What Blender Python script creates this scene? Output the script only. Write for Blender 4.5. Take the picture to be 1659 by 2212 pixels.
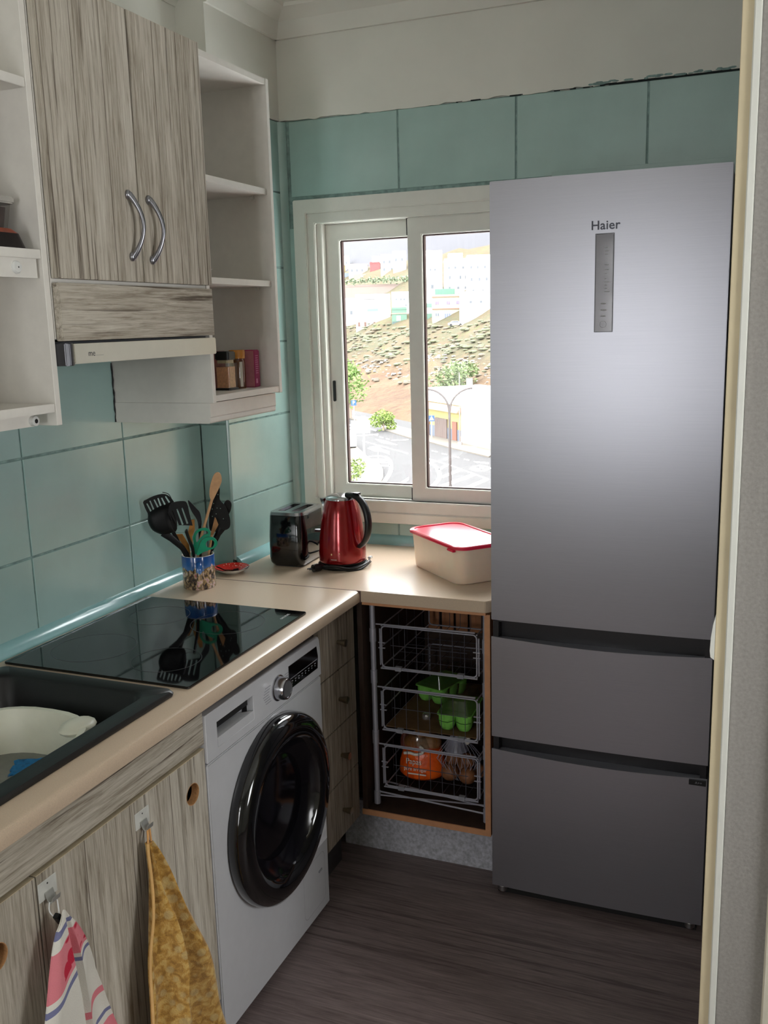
import bpy, bmesh, math, random
from mathutils import Vector, Matrix
from mathutils.geometry import tessellate_polygon

for o in list(bpy.data.objects):
    bpy.data.objects.remove(o)
scene = bpy.context.scene
COL = scene.collection
rnd = random.Random(7)
PI = math.pi

# ------------------------------------------------------------------ camera
W_PX, H_PX, F_PX = 1659.0, 2212.0, 2060.56
cam_d = bpy.data.cameras.new('camera')
cam_d.sensor_fit = 'HORIZONTAL'
cam_d.sensor_width = 36.0
cam_d.lens = 36.0 * F_PX / W_PX
cam_d.clip_start = 0.05
cam_d.clip_end = 3000
cam = bpy.data.objects.new('camera', cam_d)
COL.objects.link(cam)
yaw, pitch, roll = -0.3875, 0.1959, -0.0266
fw = Vector((math.sin(yaw)*math.cos(pitch), math.cos(yaw)*math.cos(pitch), -math.sin(pitch)))
rt = Vector((math.cos(yaw), -math.sin(yaw), 0))
up = rt.cross(fw)
r2 = math.cos(roll)*rt + math.sin(roll)*up
u2 = -math.sin(roll)*rt + math.cos(roll)*up
mw = Matrix((r2, u2, -fw)).transposed().to_4x4()
mw.translation = Vector((1.7437, -3.1482, 1.6968))
cam.matrix_world = mw
scene.camera = cam

# ------------------------------------------------------------------ light
world = bpy.data.worlds.new('overcast_sky')
scene.world = world
world.use_nodes = True
nt = world.node_tree
nt.nodes.clear()
wo = nt.nodes.new('ShaderNodeOutputWorld')
bg = nt.nodes.new('ShaderNodeBackground')
bg.inputs['Color'].default_value = (0.97, 0.985, 1.0, 1)
bg.inputs['Strength'].default_value = 5.3
nt.links.new(bg.outputs[0], wo.inputs[0])

def area(name, loc, rot, sx, sy, power, color, portal=False):
    d = bpy.data.lights.new(name, 'AREA')
    d.shape = 'RECTANGLE'
    d.size, d.size_y = sx, sy
    d.energy = power
    d.color = color
    if portal:
        d.cycles.is_portal = True
    o = bpy.data.objects.new(name, d)
    o.location = loc
    o.rotation_euler = rot
    COL.objects.link(o)
    return o

# daylight enters through the kitchen window and through the glazed door behind the camera;
# these portals only help sampling of the sky through the two openings
area('kitchen_window_portal', (0.6, 0.16, 1.55), (-PI/2, 0, 0), 0.95, 1.2, 1, (1, 1, 1), portal=True)
area('balcony_door_portal', (0.90, -5.28, 1.50), (PI/2, 0, 0), 0.60, 1.5, 1, (1, 1, 1), portal=True)

area('side_fill_portal', (3.47, -2.22, 1.55), (PI/2, 0, PI/2), .75, 1.0, 1, (1, 1, 1), portal=True)  # portal for an unseen side opening, added to bring in fill light

scene.view_settings.view_transform = 'Standard'
scene.view_settings.look = 'None'
scene.view_settings.exposure = 1.58
scene.view_settings.gamma = 1.0
scene.view_settings.use_curve_mapping = False

# ------------------------------------------------------------------ helpers
class MB:
    """collects vertices and faces; build() links them as one mesh object"""
    def __init__(self, m=None):
        self.v, self.f, self.m = [], [], m
    def add(self, vs, fs):
        b = len(self.v)
        for p in vs:
            p = Vector(p)
            self.v.append(self.m @ p if self.m else p)
        self.f += [[b+i for i in f] for f in fs]
        return self
    def box(self, x0, x1, y0, y1, z0, z1):
        return self.add([(x0,y0,z0),(x1,y0,z0),(x1,y1,z0),(x0,y1,z0),(x0,y0,z1),(x1,y0,z1),(x1,y1,z1),(x0,y1,z1)],
                        [(3,2,1,0),(4,5,6,7),(0,1,5,4),(1,2,6,5),(2,3,7,6),(3,0,4,7)])
    def loft(self, loops, cap=True, closed=True, wrap=False):
        n = len(loops[0]); vs = [p for l in loops for p in l]; fs = []
        m = len(loops)
        for i in range(m if wrap else m-1):
            a, b = i*n, ((i+1) % m)*n
            for j in range(n if closed else n-1):
                k = (j+1) % n
                fs.append((a+j, a+k, b+k, b+j))
        if cap and not wrap:
            fs.append(tuple(range(n-1, -1, -1)))
            fs.append(tuple((m-1)*n+j for j in range(n)))
        return self.add(vs, fs)
    def prism(self, poly, axis, lo, hi):
        ix = {'x': lambda a, b, c: (c, a, b), 'y': lambda a, b, c: (a, c, b), 'z': lambda a, b, c: (a, b, c)}[axis]
        return self.loft([[ix(a, b, lo) for a, b in poly], [ix(a, b, hi) for a, b in poly]])
    def lathe(self, prof, c=(0,0,0), n=24, axis='z', cap=True):
        loops = []
        for r, z in prof:
            l = []
            for i in range(n):
                t = 2*PI*i/n
                x, y = r*math.cos(t), r*math.sin(t)
                p = {'z': (x, y, z), 'x': (z, x, y), 'y': (y, z, x)}[axis]
                l.append((p[0]+c[0], p[1]+c[1], p[2]+c[2]))
            loops.append(l)
        if cap == 'lo':
            return self.loft(loops, cap=False).add(loops[0], [tuple(range(n-1, -1, -1))])
        return self.loft(loops, cap=cap)
    def tube(self, pts, r, n=8, closed=False, flat=None):
        pts = [Vector(p) for p in pts]
        rs = r if isinstance(r, (list, tuple)) else [r]*len(pts)
        m = len(pts); loops = []; prev = None
        for i, p in enumerate(pts):
            if closed:
                t = pts[(i+1) % m]-pts[i-1]
            else:
                t = pts[min(i+1, m-1)]-pts[max(i-1, 0)]
            t.normalize()
            if prev is None:
                a = Vector((0,0,1)) if abs(t.z) < .9 else Vector((1,0,0))
                if flat is not None: a = Vector(flat)
                u = (a - t*a.dot(t)).normalized()
            else:
                u = (prev - t*prev.dot(t)).normalized()
            prev = u; w = t.cross(u)
            rr = rs[i]
            ru, rw = rr if isinstance(rr, tuple) else (rr, rr)
            loops.append([p + u*(ru*math.cos(2*PI*j/n)) + w*(rw*math.sin(2*PI*j/n)) for j in range(n)])
        return self.loft(loops, cap=not closed, wrap=closed)
    def ell(self, c, rx, ry, rz, nu=16, nv=10):
        loops = []
        for i in range(1, nv):
            a = PI*i/nv
            loops.append([(c[0]+rx*math.sin(a)*math.cos(2*PI*j/nu), c[1]+ry*math.sin(a)*math.sin(2*PI*j/nu), c[2]-rz*math.cos(a)) for j in range(nu)])
        return self.loft(loops)
    def plate(self, outer, holes, fn0, fn1):
        """flat plate with holes: fn0/fn1 map 2D -> 3D for the two faces"""
        loops = [outer]+list(holes)
        flat = [p for l in loops for p in l]
        tris = tessellate_polygon([[Vector((a, b, 0)) for a, b in l] for l in loops])
        N = len(flat)
        vs = [fn0(*p) for p in flat]+[fn1(*p) for p in flat]
        fs = []
        for t in tris:
            fs.append(tuple(t)); fs.append(tuple(N+i for i in reversed(t)))
        b = 0
        for l in loops:
            k = len(l)
            for j in range(k):
                fs.append((b+j, b+(j+1) % k, N+b+(j+1) % k, N+b+j))
            b += k
        return self.add(vs, fs)
    def build(self, name, mat, parent=None, bevel=0, seg=2, smooth=35, world=False, link=True):
        vs = self.v
        if world and parent is not None:
            off = Vector((0,0,0)); q = parent
            while q is not None:
                off += q.location; q = q.parent
            vs = [p-off for p in vs]
        bm = bmesh.new()
        bv = [bm.verts.new(p) for p in vs]
        for f in self.f:
            try: bm.faces.new([bv[i] for i in f])
            except ValueError: pass
        bmesh.ops.recalc_face_normals(bm, faces=bm.faces)
        if bevel:
            es = [e for e in bm.edges if len(e.link_faces) == 2 and e.calc_face_angle(0) > math.radians(30)]
            bmesh.ops.bevel(bm, geom=es, offset=bevel, segments=seg, affect='EDGES', clamp_overlap=True)
        if smooth:
            lim = math.radians(smooth)
            for f in bm.faces: f.smooth = True
            for e in bm.edges:
                if len(e.link_faces) != 2 or e.calc_face_angle(0) > lim: e.smooth = False
        me = bpy.data.meshes.new(name)
        bm.to_mesh(me); bm.free()
        for mt in (mat if isinstance(mat, (list, tuple)) else [mat]): me.materials.append(mt)
        return mesh_obj(name, me, parent)

def mesh_obj(name, me, parent=None):
    o = bpy.data.objects.new(name, me)
    COL.objects.link(o)
    if parent is not None: o.parent = parent
    return o

def tag(o, label, cat, group=None):
    o['label'] = label; o['category'] = cat
    if group: o['group'] = group
    return o

def thing(name, label, cat, loc=(0,0,0), rotz=0, group=None):
    o = bpy.data.objects.new(name, None)
    o.empty_display_size = .05
    o.location = loc; o.rotation_euler = (0, 0, rotz)
    COL.objects.link(o)
    return tag(o, label, cat, group)

def struct(o):
    o['kind'] = 'structure'
    return o

def sroot(name, loc=(0,0,0)):
    o = bpy.data.objects.new(name, None)
    o.empty_display_size = .05
    o.location = loc
    COL.objects.link(o)
    return struct(o)

def copy_tree(o, parent=None):
    c = o.copy(); COL.objects.link(c)
    if parent is not None: c.parent = parent
    for ch in list(o.children): copy_tree(ch, c)
    return c

def rrect(x0, x1, y0, y1, r, n=5):
    p = []
    for cx, cy, a in ((x1-r, y1-r, 0), (x0+r, y1-r, PI/2), (x0+r, y0+r, PI), (x1-r, y0+r, 1.5*PI)):
        for i in range(n+1):
            t = a+PI/2*i/n
            p.append((cx+r*math.cos(t), cy+r*math.sin(t)))
    return p

def circle(cx, cy, r, n=20, ry=None):
    ry = r if ry is None else ry
    return [(cx+r*math.cos(2*PI*i/n), cy+ry*math.sin(2*PI*i/n)) for i in range(n)]

def smooth_loop(pts, k=3, closed=True):
    """Catmull-Rom through 2D or 3D points"""
    out = []; n = len(pts); pts = [Vector(p) for p in pts]
    rng = range(n if closed else n-1)
    for i in rng:
        if closed: p0, p1, p2, p3 = pts[i-1], pts[i], pts[(i+1) % n], pts[(i+2) % n]
        else: p0, p1, p2, p3 = pts[max(i-1, 0)], pts[i], pts[i+1], pts[min(i+2, n-1)]
        for j in range(k):
            t = j/k
            out.append(.5*((2*p1)+(p2-p0)*t+(2*p0-5*p1+4*p2-p3)*t*t+(3*p1-p0-3*p2+p3)*t**3))
    if not closed: out.append(pts[-1])
    return [tuple(p) for p in out]

def text(name, body, size, matrix, mat, parent, extrude=.0004, align='CENTER', shear=0, space=1.0, sx=1.0, bold=0):
    cu = bpy.data.curves.new(name, 'FONT')
    cu.body = body; cu.size = size; cu.extrude = extrude; cu.align_x = align; cu.align_y = 'CENTER'
    cu.shear = shear; cu.offset = bold; cu.space_character = space; cu.resolution_u = 3
    t = bpy.data.objects.new(name, cu); COL.objects.link(t)
    bpy.context.view_layer.update()
    me = bpy.data.meshes.new_from_object(t.evaluated_get(bpy.context.evaluated_depsgraph_get()))
    bpy.data.objects.remove(t); bpy.data.curves.remove(cu)
    me.transform(matrix @ Matrix.Diagonal((sx, 1, 1, 1)))
    me.name = name
    me.materials.clear(); me.materials.append(mat)
    return mesh_obj(name, me, parent)

def frame(o, ax, ay):
    """matrix with origin o, local x = ax, local y = ay"""
    ax = Vector(ax).normalized(); ay = Vector(ay).normalized(); az = ax.cross(ay)
    m = Matrix((ax, ay, az)).transposed().to_4x4()
    m.translation = Vector(o)
    return m

# ------------------------------------------------------------------ materials
def lin(c):
    def f(v):
        v /= 255.0
        return v/12.92 if v <= .04045 else ((v+.055)/1.055)**2.4
    return (f(c[0]), f(c[1]), f(c[2]), 1)

def nodes(m):
    m.use_nodes = True
    n = m.node_tree.nodes; l = m.node_tree.links
    return n, l, n['Principled BSDF']

def noise(n, l, vec, scale, detail=4, rough=.55, dist=0):
    t = n.new('ShaderNodeTexNoise')
    t.inputs['Scale'].default_value = scale; t.inputs['Detail'].default_value = detail
    t.inputs['Roughness'].default_value = rough; t.inputs['Distortion'].default_value = dist
    l.new(vec, t.inputs['Vector'])
    return t.outputs['Fac']

def coord(n, l, scale=(1,1,1), loc=(0,0,0)):
    tc = n.new('ShaderNodeTexCoord'); mp = n.new('ShaderNodeMapping')
    mp.inputs['Scale'].default_value = scale; mp.inputs['Location'].default_value = loc
    l.new(tc.outputs['Object'], mp.inputs['Vector'])
    return mp.outputs['Vector']

def ramp(n, l, fac, stops, interp='LINEAR'):
    r = n.new('ShaderNodeValToRGB'); e = r.color_ramp.elements
    r.color_ramp.interpolation = interp
    e[0].position, e[0].color = stops[0][0], stops[0][1]
    e[1].position, e[1].color = stops[-1][0], stops[-1][1]
    for p, c in stops[1:-1]:
        q = e.new(p); q.color = c
    l.new(fac, r.inputs['Fac'])
    return r.outputs['Color']

def mixc(n, l, fac, a, b, mode='MIX'):
    m = n.new('ShaderNodeMix'); m.data_type = 'RGBA'; m.blend_type = mode
    for s, v in ((m.inputs[0], fac), (m.inputs[6], a), (m.inputs[7], b)):
        if isinstance(v, bpy.types.NodeSocket): l.new(v, s)
        else: s.default_value = v
    return m.outputs[2]

def bump(n, l, bsdf, h, strength, dist=.002):
    b = n.new('ShaderNodeBump')
    b.inputs['Strength'].default_value = strength; b.inputs['Distance'].default_value = dist
    l.new(h, b.inputs['Height']); l.new(b.outputs[0], bsdf.inputs['Normal'])

def M(name, rgb, rough=.5, metal=0, var=.12, scale=30, bmp=0, bscale=250, coat=0, coat_r=.08, spec=.5, alpha=1, sss=0, emit=0):
    m = bpy.data.materials.new(name); n, l, b = nodes(m)
    v = coord(n, l)
    c = lin(rgb)
    f = noise(n, l, v, scale)
    k0, k1 = 1-var, 1+var
    col = ramp(n, l, f, [(.3, tuple(min(1, q*k0) for q in c[:3])+(1,)), (.7, tuple(min(1, q*k1) for q in c[:3])+(1,))])
    l.new(col, b.inputs['Base Color'])
    b.inputs['Roughness'].default_value = rough; b.inputs['Metallic'].default_value = metal
    b.inputs['Specular IOR Level'].default_value = spec
    b.inputs['Coat Weight'].default_value = coat; b.inputs['Coat Roughness'].default_value = coat_r
    b.inputs['Alpha'].default_value = alpha
    if sss:
        b.inputs['Subsurface Weight'].default_value = sss; b.inputs['Subsurface Radius'].default_value = (.02, .015, .01)
    if bmp: bump(n, l, b, noise(n, l, v, bscale, 3), bmp)
    return m

def wood(name, axis, cols, seed=0, plank=0, rough=.6, cracks=.6, fine=1.0):
    """axis: grain direction; across: the other axis of the face (y or z)"""
    m = bpy.data.materials.new(name); n, l, b = nodes(m)
    sc = {'x': (.05, 1, 1), 'y': (1, .05, 1), 'z': (1, 1, .05)}[axis]
    v = coord(n, l, sc, (seed*3.1, seed*1.7, seed*.9))
    sc3 = {'x': (.025, 1, 1), 'y': (1, .025, 1), 'z': (1, 1, .025)}[axis]
    v3 = coord(n, l, sc3, (seed, seed*2.3, seed*4.1))
    f1 = noise(n, l, v, 170*fine, 7, .7, .4)
    f2 = noise(n, l, v, 22, 3, .5, .8)
    mx = n.new('ShaderNodeMath'); mx.operation = 'MULTIPLY_ADD'
    l.new(f1, mx.inputs[0]); mx.inputs[1].default_value = .68
    h = n.new('ShaderNodeMath'); h.operation = 'MULTIPLY'; l.new(f2, h.inputs[0]); h.inputs[1].default_value = .32
    l.new(h.outputs[0], mx.inputs[2])
    col = ramp(n, l, mx.outputs[0], [(.34, lin(cols[0])), (.44, lin(cols[1])), (.54, lin(cols[2])), (.66, lin(cols[3]))])
    f3 = noise(n, l, v3, 75*fine, 5, .6, .3)
    f4 = noise(n, l, v, 9, 2, .5, 0)
    cr = ramp(n, l, f3, [(.565, (0,0,0,1)), (.63, (1,1,1,1))])
    c4 = ramp(n, l, f4, [(.42, (0,0,0,1)), (.58, (1,1,1,1))])
    k = n.new('ShaderNodeMath'); k.operation = 'MULTIPLY'; l.new(cr, k.inputs[0]); l.new(c4, k.inputs[1])
    k2 = n.new('ShaderNodeMath'); k2.operation = 'MULTIPLY'; l.new(k.outputs[0], k2.inputs[0]); k2.inputs[1].default_value = min(1, cracks*1.25)
    col = mixc(n, l, k2.outputs[0], col, lin(cols[4]))
    vo = n.new('ShaderNodeTexVoronoi'); vo.inputs['Scale'].default_value = 6.5
    l.new(coord(n, l, {'x': (.4, 1, 1), 'y': (1, .4, 1), 'z': (1, 1, .4)}[axis], (seed*1.3, seed*.7, seed*2.9)), vo.inputs['Vector'])
    kn = ramp(n, l, vo.outputs['Distance'], [(.02, (1,1,1,1)), (.055, (.35,.35,.35,1)), (.11, (0,0,0,1))])
    col = mixc(n, l, kn, col, lin([c*.8 for c in cols[0]]))
    if plank:
        plank = plank/2
        tc = n.new('ShaderNodeTexCoord'); sp = n.new('ShaderNodeSeparateXYZ'); l.new(tc.outputs['Object'], sp.inputs[0])
        out = sp.outputs['Z' if axis in 'xy' else 'Y']
        w = n.new('ShaderNodeMath'); w.operation = 'PINGPONG'; l.new(out, w.inputs[0]); w.inputs[1].default_value = plank
        g = n.new('ShaderNodeMath'); g.operation = 'LESS_THAN'; l.new(w.outputs[0], g.inputs[0]); g.inputs[1].default_value = .0012
        g2 = n.new('ShaderNodeMath'); g2.operation = 'MULTIPLY'; l.new(g.outputs[0], g2.inputs[0]); g2.inputs[1].default_value = .75
        col = mixc(n, l, g2.outputs[0], col, lin(cols[4]))
    l.new(col, b.inputs['Base Color'])
    b.inputs['Roughness'].default_value = rough; b.inputs['Specular IOR Level'].default_value = .35
    bump(n, l, b, mx.outputs[0], .25, .0015)
    return m

def glass(name, tint=(1,1,1), refl=.06, rough=.02):
    m = bpy.data.materials.new(name); m.use_nodes = True
    n = m.node_tree.nodes; l = m.node_tree.links; n.clear()
    o = n.new('ShaderNodeOutputMaterial'); mx = n.new('ShaderNodeMixShader')
    t = n.new('ShaderNodeBsdfTransparent'); g = n.new('ShaderNodeBsdfGlossy')
    t.inputs[0].default_value = tint+(1,); g.inputs['Roughness'].default_value = rough
    mx.inputs[0].default_value = refl
    l.new(t.outputs[0], mx.inputs[1]); l.new(g.outputs[0], mx.inputs[2]); l.new(mx.outputs[0], o.inputs[0])
    return m

GREY_OAK = [(126, 113, 98), (164, 155, 140), (190, 182, 168), (208, 202, 189), (76, 62, 50)]
WH = M('white_melamine', (226, 222, 214), .42, var=.03)
PLASTER = M('white_plaster', (222, 221, 212), .75, var=.03, scale=6, bmp=.08, bscale=60)
TEAL = M('teal_tile_paint', (156, 186, 180), .24, var=.06, scale=7, bmp=.03, bscale=25, coat=1.0, coat_r=.22, spec=.6)
TEAL_D = M('teal_grout', (128, 154, 149), .6, var=.35, scale=40)
TEAL_TRIM = M('teal_trim_gloss', (140, 184, 184), .16, var=.05, scale=15, coat=.4)
PVC = M('white_pvc', (224, 224, 216), .35, var=.02)
BLACK = M('black_plastic', (14, 14, 15), .35, var=.1)
BLACK_GLOSS = M('black_gloss', (7, 7, 9), .08, var=.05, coat=.6)
RUBBER = M('black_rubber', (20, 19, 19), .6)
CHROME = M('chrome', (190, 190, 195), .18, metal=1, var=.03)
STEEL_SATIN = M('satin_steel', (176, 176, 178), .32, metal=1, var=.03)
COUNTER = M('beige_worktop', (206, 184, 160), .3, var=.07, scale=420, bmp=.02, bscale=400)
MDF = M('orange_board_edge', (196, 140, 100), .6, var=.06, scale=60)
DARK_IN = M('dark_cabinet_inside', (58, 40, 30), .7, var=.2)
WD_V = wood('grey_oak_vertical', 'z', GREY_OAK, 1, plank=.098)
WD_V2 = wood('grey_oak_vertical_low', 'z', GREY_OAK, 4, plank=.137)
WD_H = wood('grey_oak_horizontal', 'y', GREY_OAK, 2, cracks=.7)
WD_H2 = wood('grey_oak_horizontal_low', 'y', GREY_OAK, 5, cracks=.9)
WHITE_APPL = M('white_appliance', (196, 196, 199), .3, var=.02, coat=.2)

# ================================================================== SETTING
HZ = 0.906            # worktop height
CEIL = 2.76
FLOOR = wood('dark_laminate_floor', 'x', [(88, 74, 73), (110, 96, 94), (126, 112, 110), (142, 128, 125), (68, 56, 54)], 9, rough=.5, cracks=.5)
o = struct(MB().box(-.12, 3.5, -5.4, .2, -.1, 0).build('floor', FLOOR))
struct(MB().box(-.12, 3.5, -5.4, .2, CEIL, CEIL+.12).build('ceiling', PLASTER))

def tile_mesh(w, h, mat):
    """one painted wall tile, w along local x, h along local z, face towards local -y"""
    return MB().box(.0026, w-.0026, 0, .007, .0026, h-.0026).build('tile', mat, bevel=.0015, seg=1)

tile_cache = {}
def put_tile(parent, w, h, loc, rotz):
    key = (round(w, 3), round(h, 3))
    if key not in tile_cache:
        t = tile_mesh(w, h, TEAL); tile_cache[key] = t.data
        t.parent = parent; t.name = 'tile'
    else:
        t = mesh_obj('tile', tile_cache[key], parent)
    j = rnd.uniform(-.0006, .0006)
    t.location = Vector(loc)+Vector((abs(math.sin(rotz))*j, abs(math.cos(rotz))*j, 0))
    t.rotation_euler = (0, 0, rotz)
    return t

def ragged(x0, x1, z, n, amp, ztop):
    """plaster sheet whose lower edge is broken and uneven"""
    p = [(x0, ztop), (x0, z)]
    for i in range(1, n):
        p.append((x0+(x1-x0)*i/n, z+rnd.uniform(-amp, amp)))
    return p+[(x1, z), (x1, ztop)]

ROWS = [(.8715, 1.1275), (1.1275, 1.3845), (1.3845, 1.6415), (1.6415, 1.898), (1.898, 2.1545), (2.1545, 2.392)]
# left wall: body, painted tiles above the worktop, plaster above
wl = sroot('wall_left')
MB().box(-.14, -.010, -5.3, .1, 0, CEIL).build('wall_body', PLASTER, wl)
MB().box(-.010, -.0035, -2.6, -.46, .86, 2.40).build('tile_backing', TEAL_D, wl)
MB().prism(ragged(-5.3, -.1, 2.394, 60, .003, CEIL), 'x', -.010, .002).build('upper_plaster', PLASTER, wl, smooth=0)
for k in range(5):
    y1 = -.46-.41*k
    for z0, z1 in ROWS:
        put_tile(wl, .41, z1-z0, (0, y1-.41, z0), PI/2)
# boxed-in corner post between left wall and window wall
wp = sroot('wall_pillar')
MB().box(-.01, .0955, -.4505, .05, 0, CEIL).build('wall_body', PLASTER, wp)
MB().box(-.008, .1005, -.4555, .0, .86, 2.392).build('tile_backing', TEAL_D, wp)
MB().prism(ragged(-.459, .05, 2.394, 10, .003, CEIL), 'x', .0955, .104).build('upper_plaster', PLASTER, wp, smooth=0)
MB().box(.0, .0954, -.459, -.4505, 2.394, CEIL).build('upper_plaster_side', PLASTER, wp)
for z0, z1 in ROWS:
    put_tile(wp, .105, z1-z0, (.0, -.4605, z0), 0)
    put_tile(wp, .46, z1-z0, (.105, -.4605, z0), PI/2)
MB().tube([(.1015, -.4570, .907), (.1015, -.4570, 2.392)], .0062, 8).build('corner_bead', TEAL, wp)
MB().add([(.094,-.463,.907),(.109,-.463,.907),(.107,-.463,.93),(.098,-.463,.932),(.094,-.455,.907),(.109,-.455,.907),(.107,-.455,.93),(.098,-.455,.932)],
         [(0,1,2,3),(4,5,6,7),(0,1,5,4),(1,2,6,5),(2,3,7,6),(3,0,4,7)]).build('chipped_corner', RUBBER, wp)
# window wall
wb = sroot('wall_back')
b = MB()
b.box(-.12, .16, .008, .22, 0, CEIL); b.box(1.03, 3.5, .008, .22, 0, CEIL)
b.box(.16, 1.03, .008, .22, 0, .99); b.box(.16, 1.03, .008, .22, 2.12, CEIL)
b.build('wall_body', PLASTER, wb)
b = MB(); b.box(.10, .147, .0035, .008, .86, 2.392); b.box(1.04, 1.70, .0035, .008, .86, 2.392)
b.box(.147, 1.04, .0035, .008, .86, .984); b.box(.147, 1.04, .0035, .008, 2.124, 2.392)
b.build('tile_backing', TEAL_D, wb)
MB().prism([(x, z) for x, z in ragged(.1, 1.75, 2.392, 70, .0035, CEIL)], 'y', -.004, .008).build('upper_plaster', PLASTER, wb, smooth=0)
# dark gap and paint skin between tiles and plaster
g = MB()
x = .75
while x < 1.66:
    w = rnd.uniform(.02, .07); g.box(x, min(x+w, 1.67), -.0043, .002, 2.3900-.0004*(x > 1.2), 2.3918+(rnd.uniform(.0005, .0035) if x > 1.2 else rnd.uniform(0, .001))); x += w+(rnd.uniform(.0, .10) if x < 1.2 else 0)
g.build('plaster_gap', M('dark_crack', (26, 34, 34), .9), wb)
g = MB()
for i in range(26):
    x = rnd.uniform(1.15, 1.6); g.ell((x, -.005, 2.395+rnd.uniform(0, .006)), rnd.uniform(.006, .022), .0016, rnd.uniform(.0015, .004), 8, 5)
g.build('paint_drips', TEAL_D, wb)
for x0, x1 in ((.135, .545), (.545, .948), (.948, 1.356), (1.356, 1.70)):
    put_tile(wb, x1-x0, .256, (x0, 0, 2.136), 0)
put_tile(wb, .0305, 1.05, (.1165, 0, .985), 0)
for x0, x1 in ((.105, .515), (.515, .925), (.925, 1.30)):
    put_tile(wb, x1-x0, .079, (x0, 0, .905), 0)
for z0, z1 in ROWS[:5]:
    put_tile(wb, .64, z1-z0, (1.06, 0, z0), 0)
# cornices
prof = [(0, 2.655), (.012, 2.655), (.020, 2.668), (.030, 2.69), (.032, 2.705), (.058, 2.728), (.075, 2.735), (.080, 2.745), (.105, 2.75), (.105, CEIL), (0, CEIL)]
struct(MB().prism([(x-.006+.0, z) for x, z in prof], 'y', -5.2, -.459).build('trim_1', PLASTER, smooth=20))
struct(MB().prism([(.102+x, z) for x, z in prof], 'y', -.46, .0).build('trim_2', PLASTER, smooth=20))
struct(MB().prism([(-.003-x, z) for x, z in prof], 'x', .1, 3.4).build('trim_3', PLASTER, smooth=20))
# quarter-round skirting along the worktop and in the corner
q = [(0, 0), (.026, 0), (.0245, .006), (.020, .015), (.013, .024), (.005, .031), (0, .033)]
struct(MB().prism([(a, HZ+z) for a, z in q], 'y', -2.6, -.4605).build('trim_4', TEAL_TRIM, smooth=50))
struct(MB().prism([(.105+a, HZ+z) for a, z in q], 'y', -.452, 0).build('trim_5', TEAL_TRIM, smooth=50))
struct(MB().prism([(-a, HZ+z) for a, z in q], 'x', .105, 1.04).build('trim_6', TEAL_TRIM, smooth=50))
struct(MB().prism([(.105, 0), (.105, -.021), (.110, -.019), (.119, -.012), (.125, -.004), (.1265, 0)], 'z', HZ+.03, 2.39).build('trim_7', TEAL, smooth=50))
# right: wall beside the fridge, its raw lining strip, bead and casing
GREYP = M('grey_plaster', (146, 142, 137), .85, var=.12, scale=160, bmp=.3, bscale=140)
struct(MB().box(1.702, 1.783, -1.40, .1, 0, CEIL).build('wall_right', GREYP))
RAW = M('raw_yellow_strip', (218, 203, 170), .6, var=.08, scale=5)
wr = sroot('door_1', (1.68, -1.4, 0))
MB().box(1.671, 1.690, -1.408, -1.25, 0, CEIL).build('lining_strip', RAW, wr, world=True, bevel=.001)
MB().box(1.689, 1.7015, -1.414, -1.25, 0, CEIL).build('bead', PVC, wr, world=True, bevel=.002)
MB().box(1.783, 1.86, -1.412, -1.20, 0, CEIL).build('casing', M('cream_casing', (214, 208, 190), .5, var=.04), wr, world=True, bevel=.003)
MB().loft([[(x, -1.411, z) for x, z in ((1.671,1.165),(1.667,1.150),(1.6640,1.125),(1.6630,1.10),(1.6645,1.088),(1.671,1.083))],
           [(x, -1.38, z) for x, z in ((1.671,1.165),(1.667,1.150),(1.6640,1.125),(1.6630,1.10),(1.6645,1.088),(1.671,1.083))]]).build('strike_plate', PVC, wr, world=True)
# room behind the camera (seen only in reflections)
b = MB(); b.box(-.14, .60, -5.4, -5.2, 0, CEIL); b.box(1.20, 3.6, -5.4, -5.2, 0, CEIL); b.box(.60, 1.20, -5.4, -5.2, 2.25, CEIL); b.box(.60, 1.20, -5.4, -5.2, 0, .73)
struct(b.build('wall_front', PLASTER))
b = MB(); b.box(3.4, 3.5, -5.3, -2.6, 0, CEIL); b.box(3.4, 3.5, -1.85, .1, 0, CEIL); b.box(3.4, 3.5, -2.6, -1.85, 0, 1.05); b.box(3.4, 3.5, -2.6, -1.85, 2.05, CEIL)  # opening in this unseen wall is added to brighten the kitchen from the side
struct(b.build('wall_side', PLASTER))
struct(MB().box(1.783, 3.45, -1.40, -1.30, 0, CEIL).build('wall_hall', PLASTER))
wf = sroot('window_2', (.9, -5.25, 0))
b = MB(); b.box(.60, .64, -5.26, -5.20, .73, 2.25); b.box(1.16, 1.20, -5.26, -5.20, .73, 2.25); b.box(.64, 1.16, -5.26, -5.20, 2.20, 2.25)
b.box(.64, 1.16, -5.26, -5.20, 1.86, 1.96); b.box(.64, 1.16, -5.26, -5.20, .73, .78); b.box(.86, .94, -5.26, -5.20, .78, 2.2)
b.build('window_frame', PVC, wf, world=True)

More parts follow.
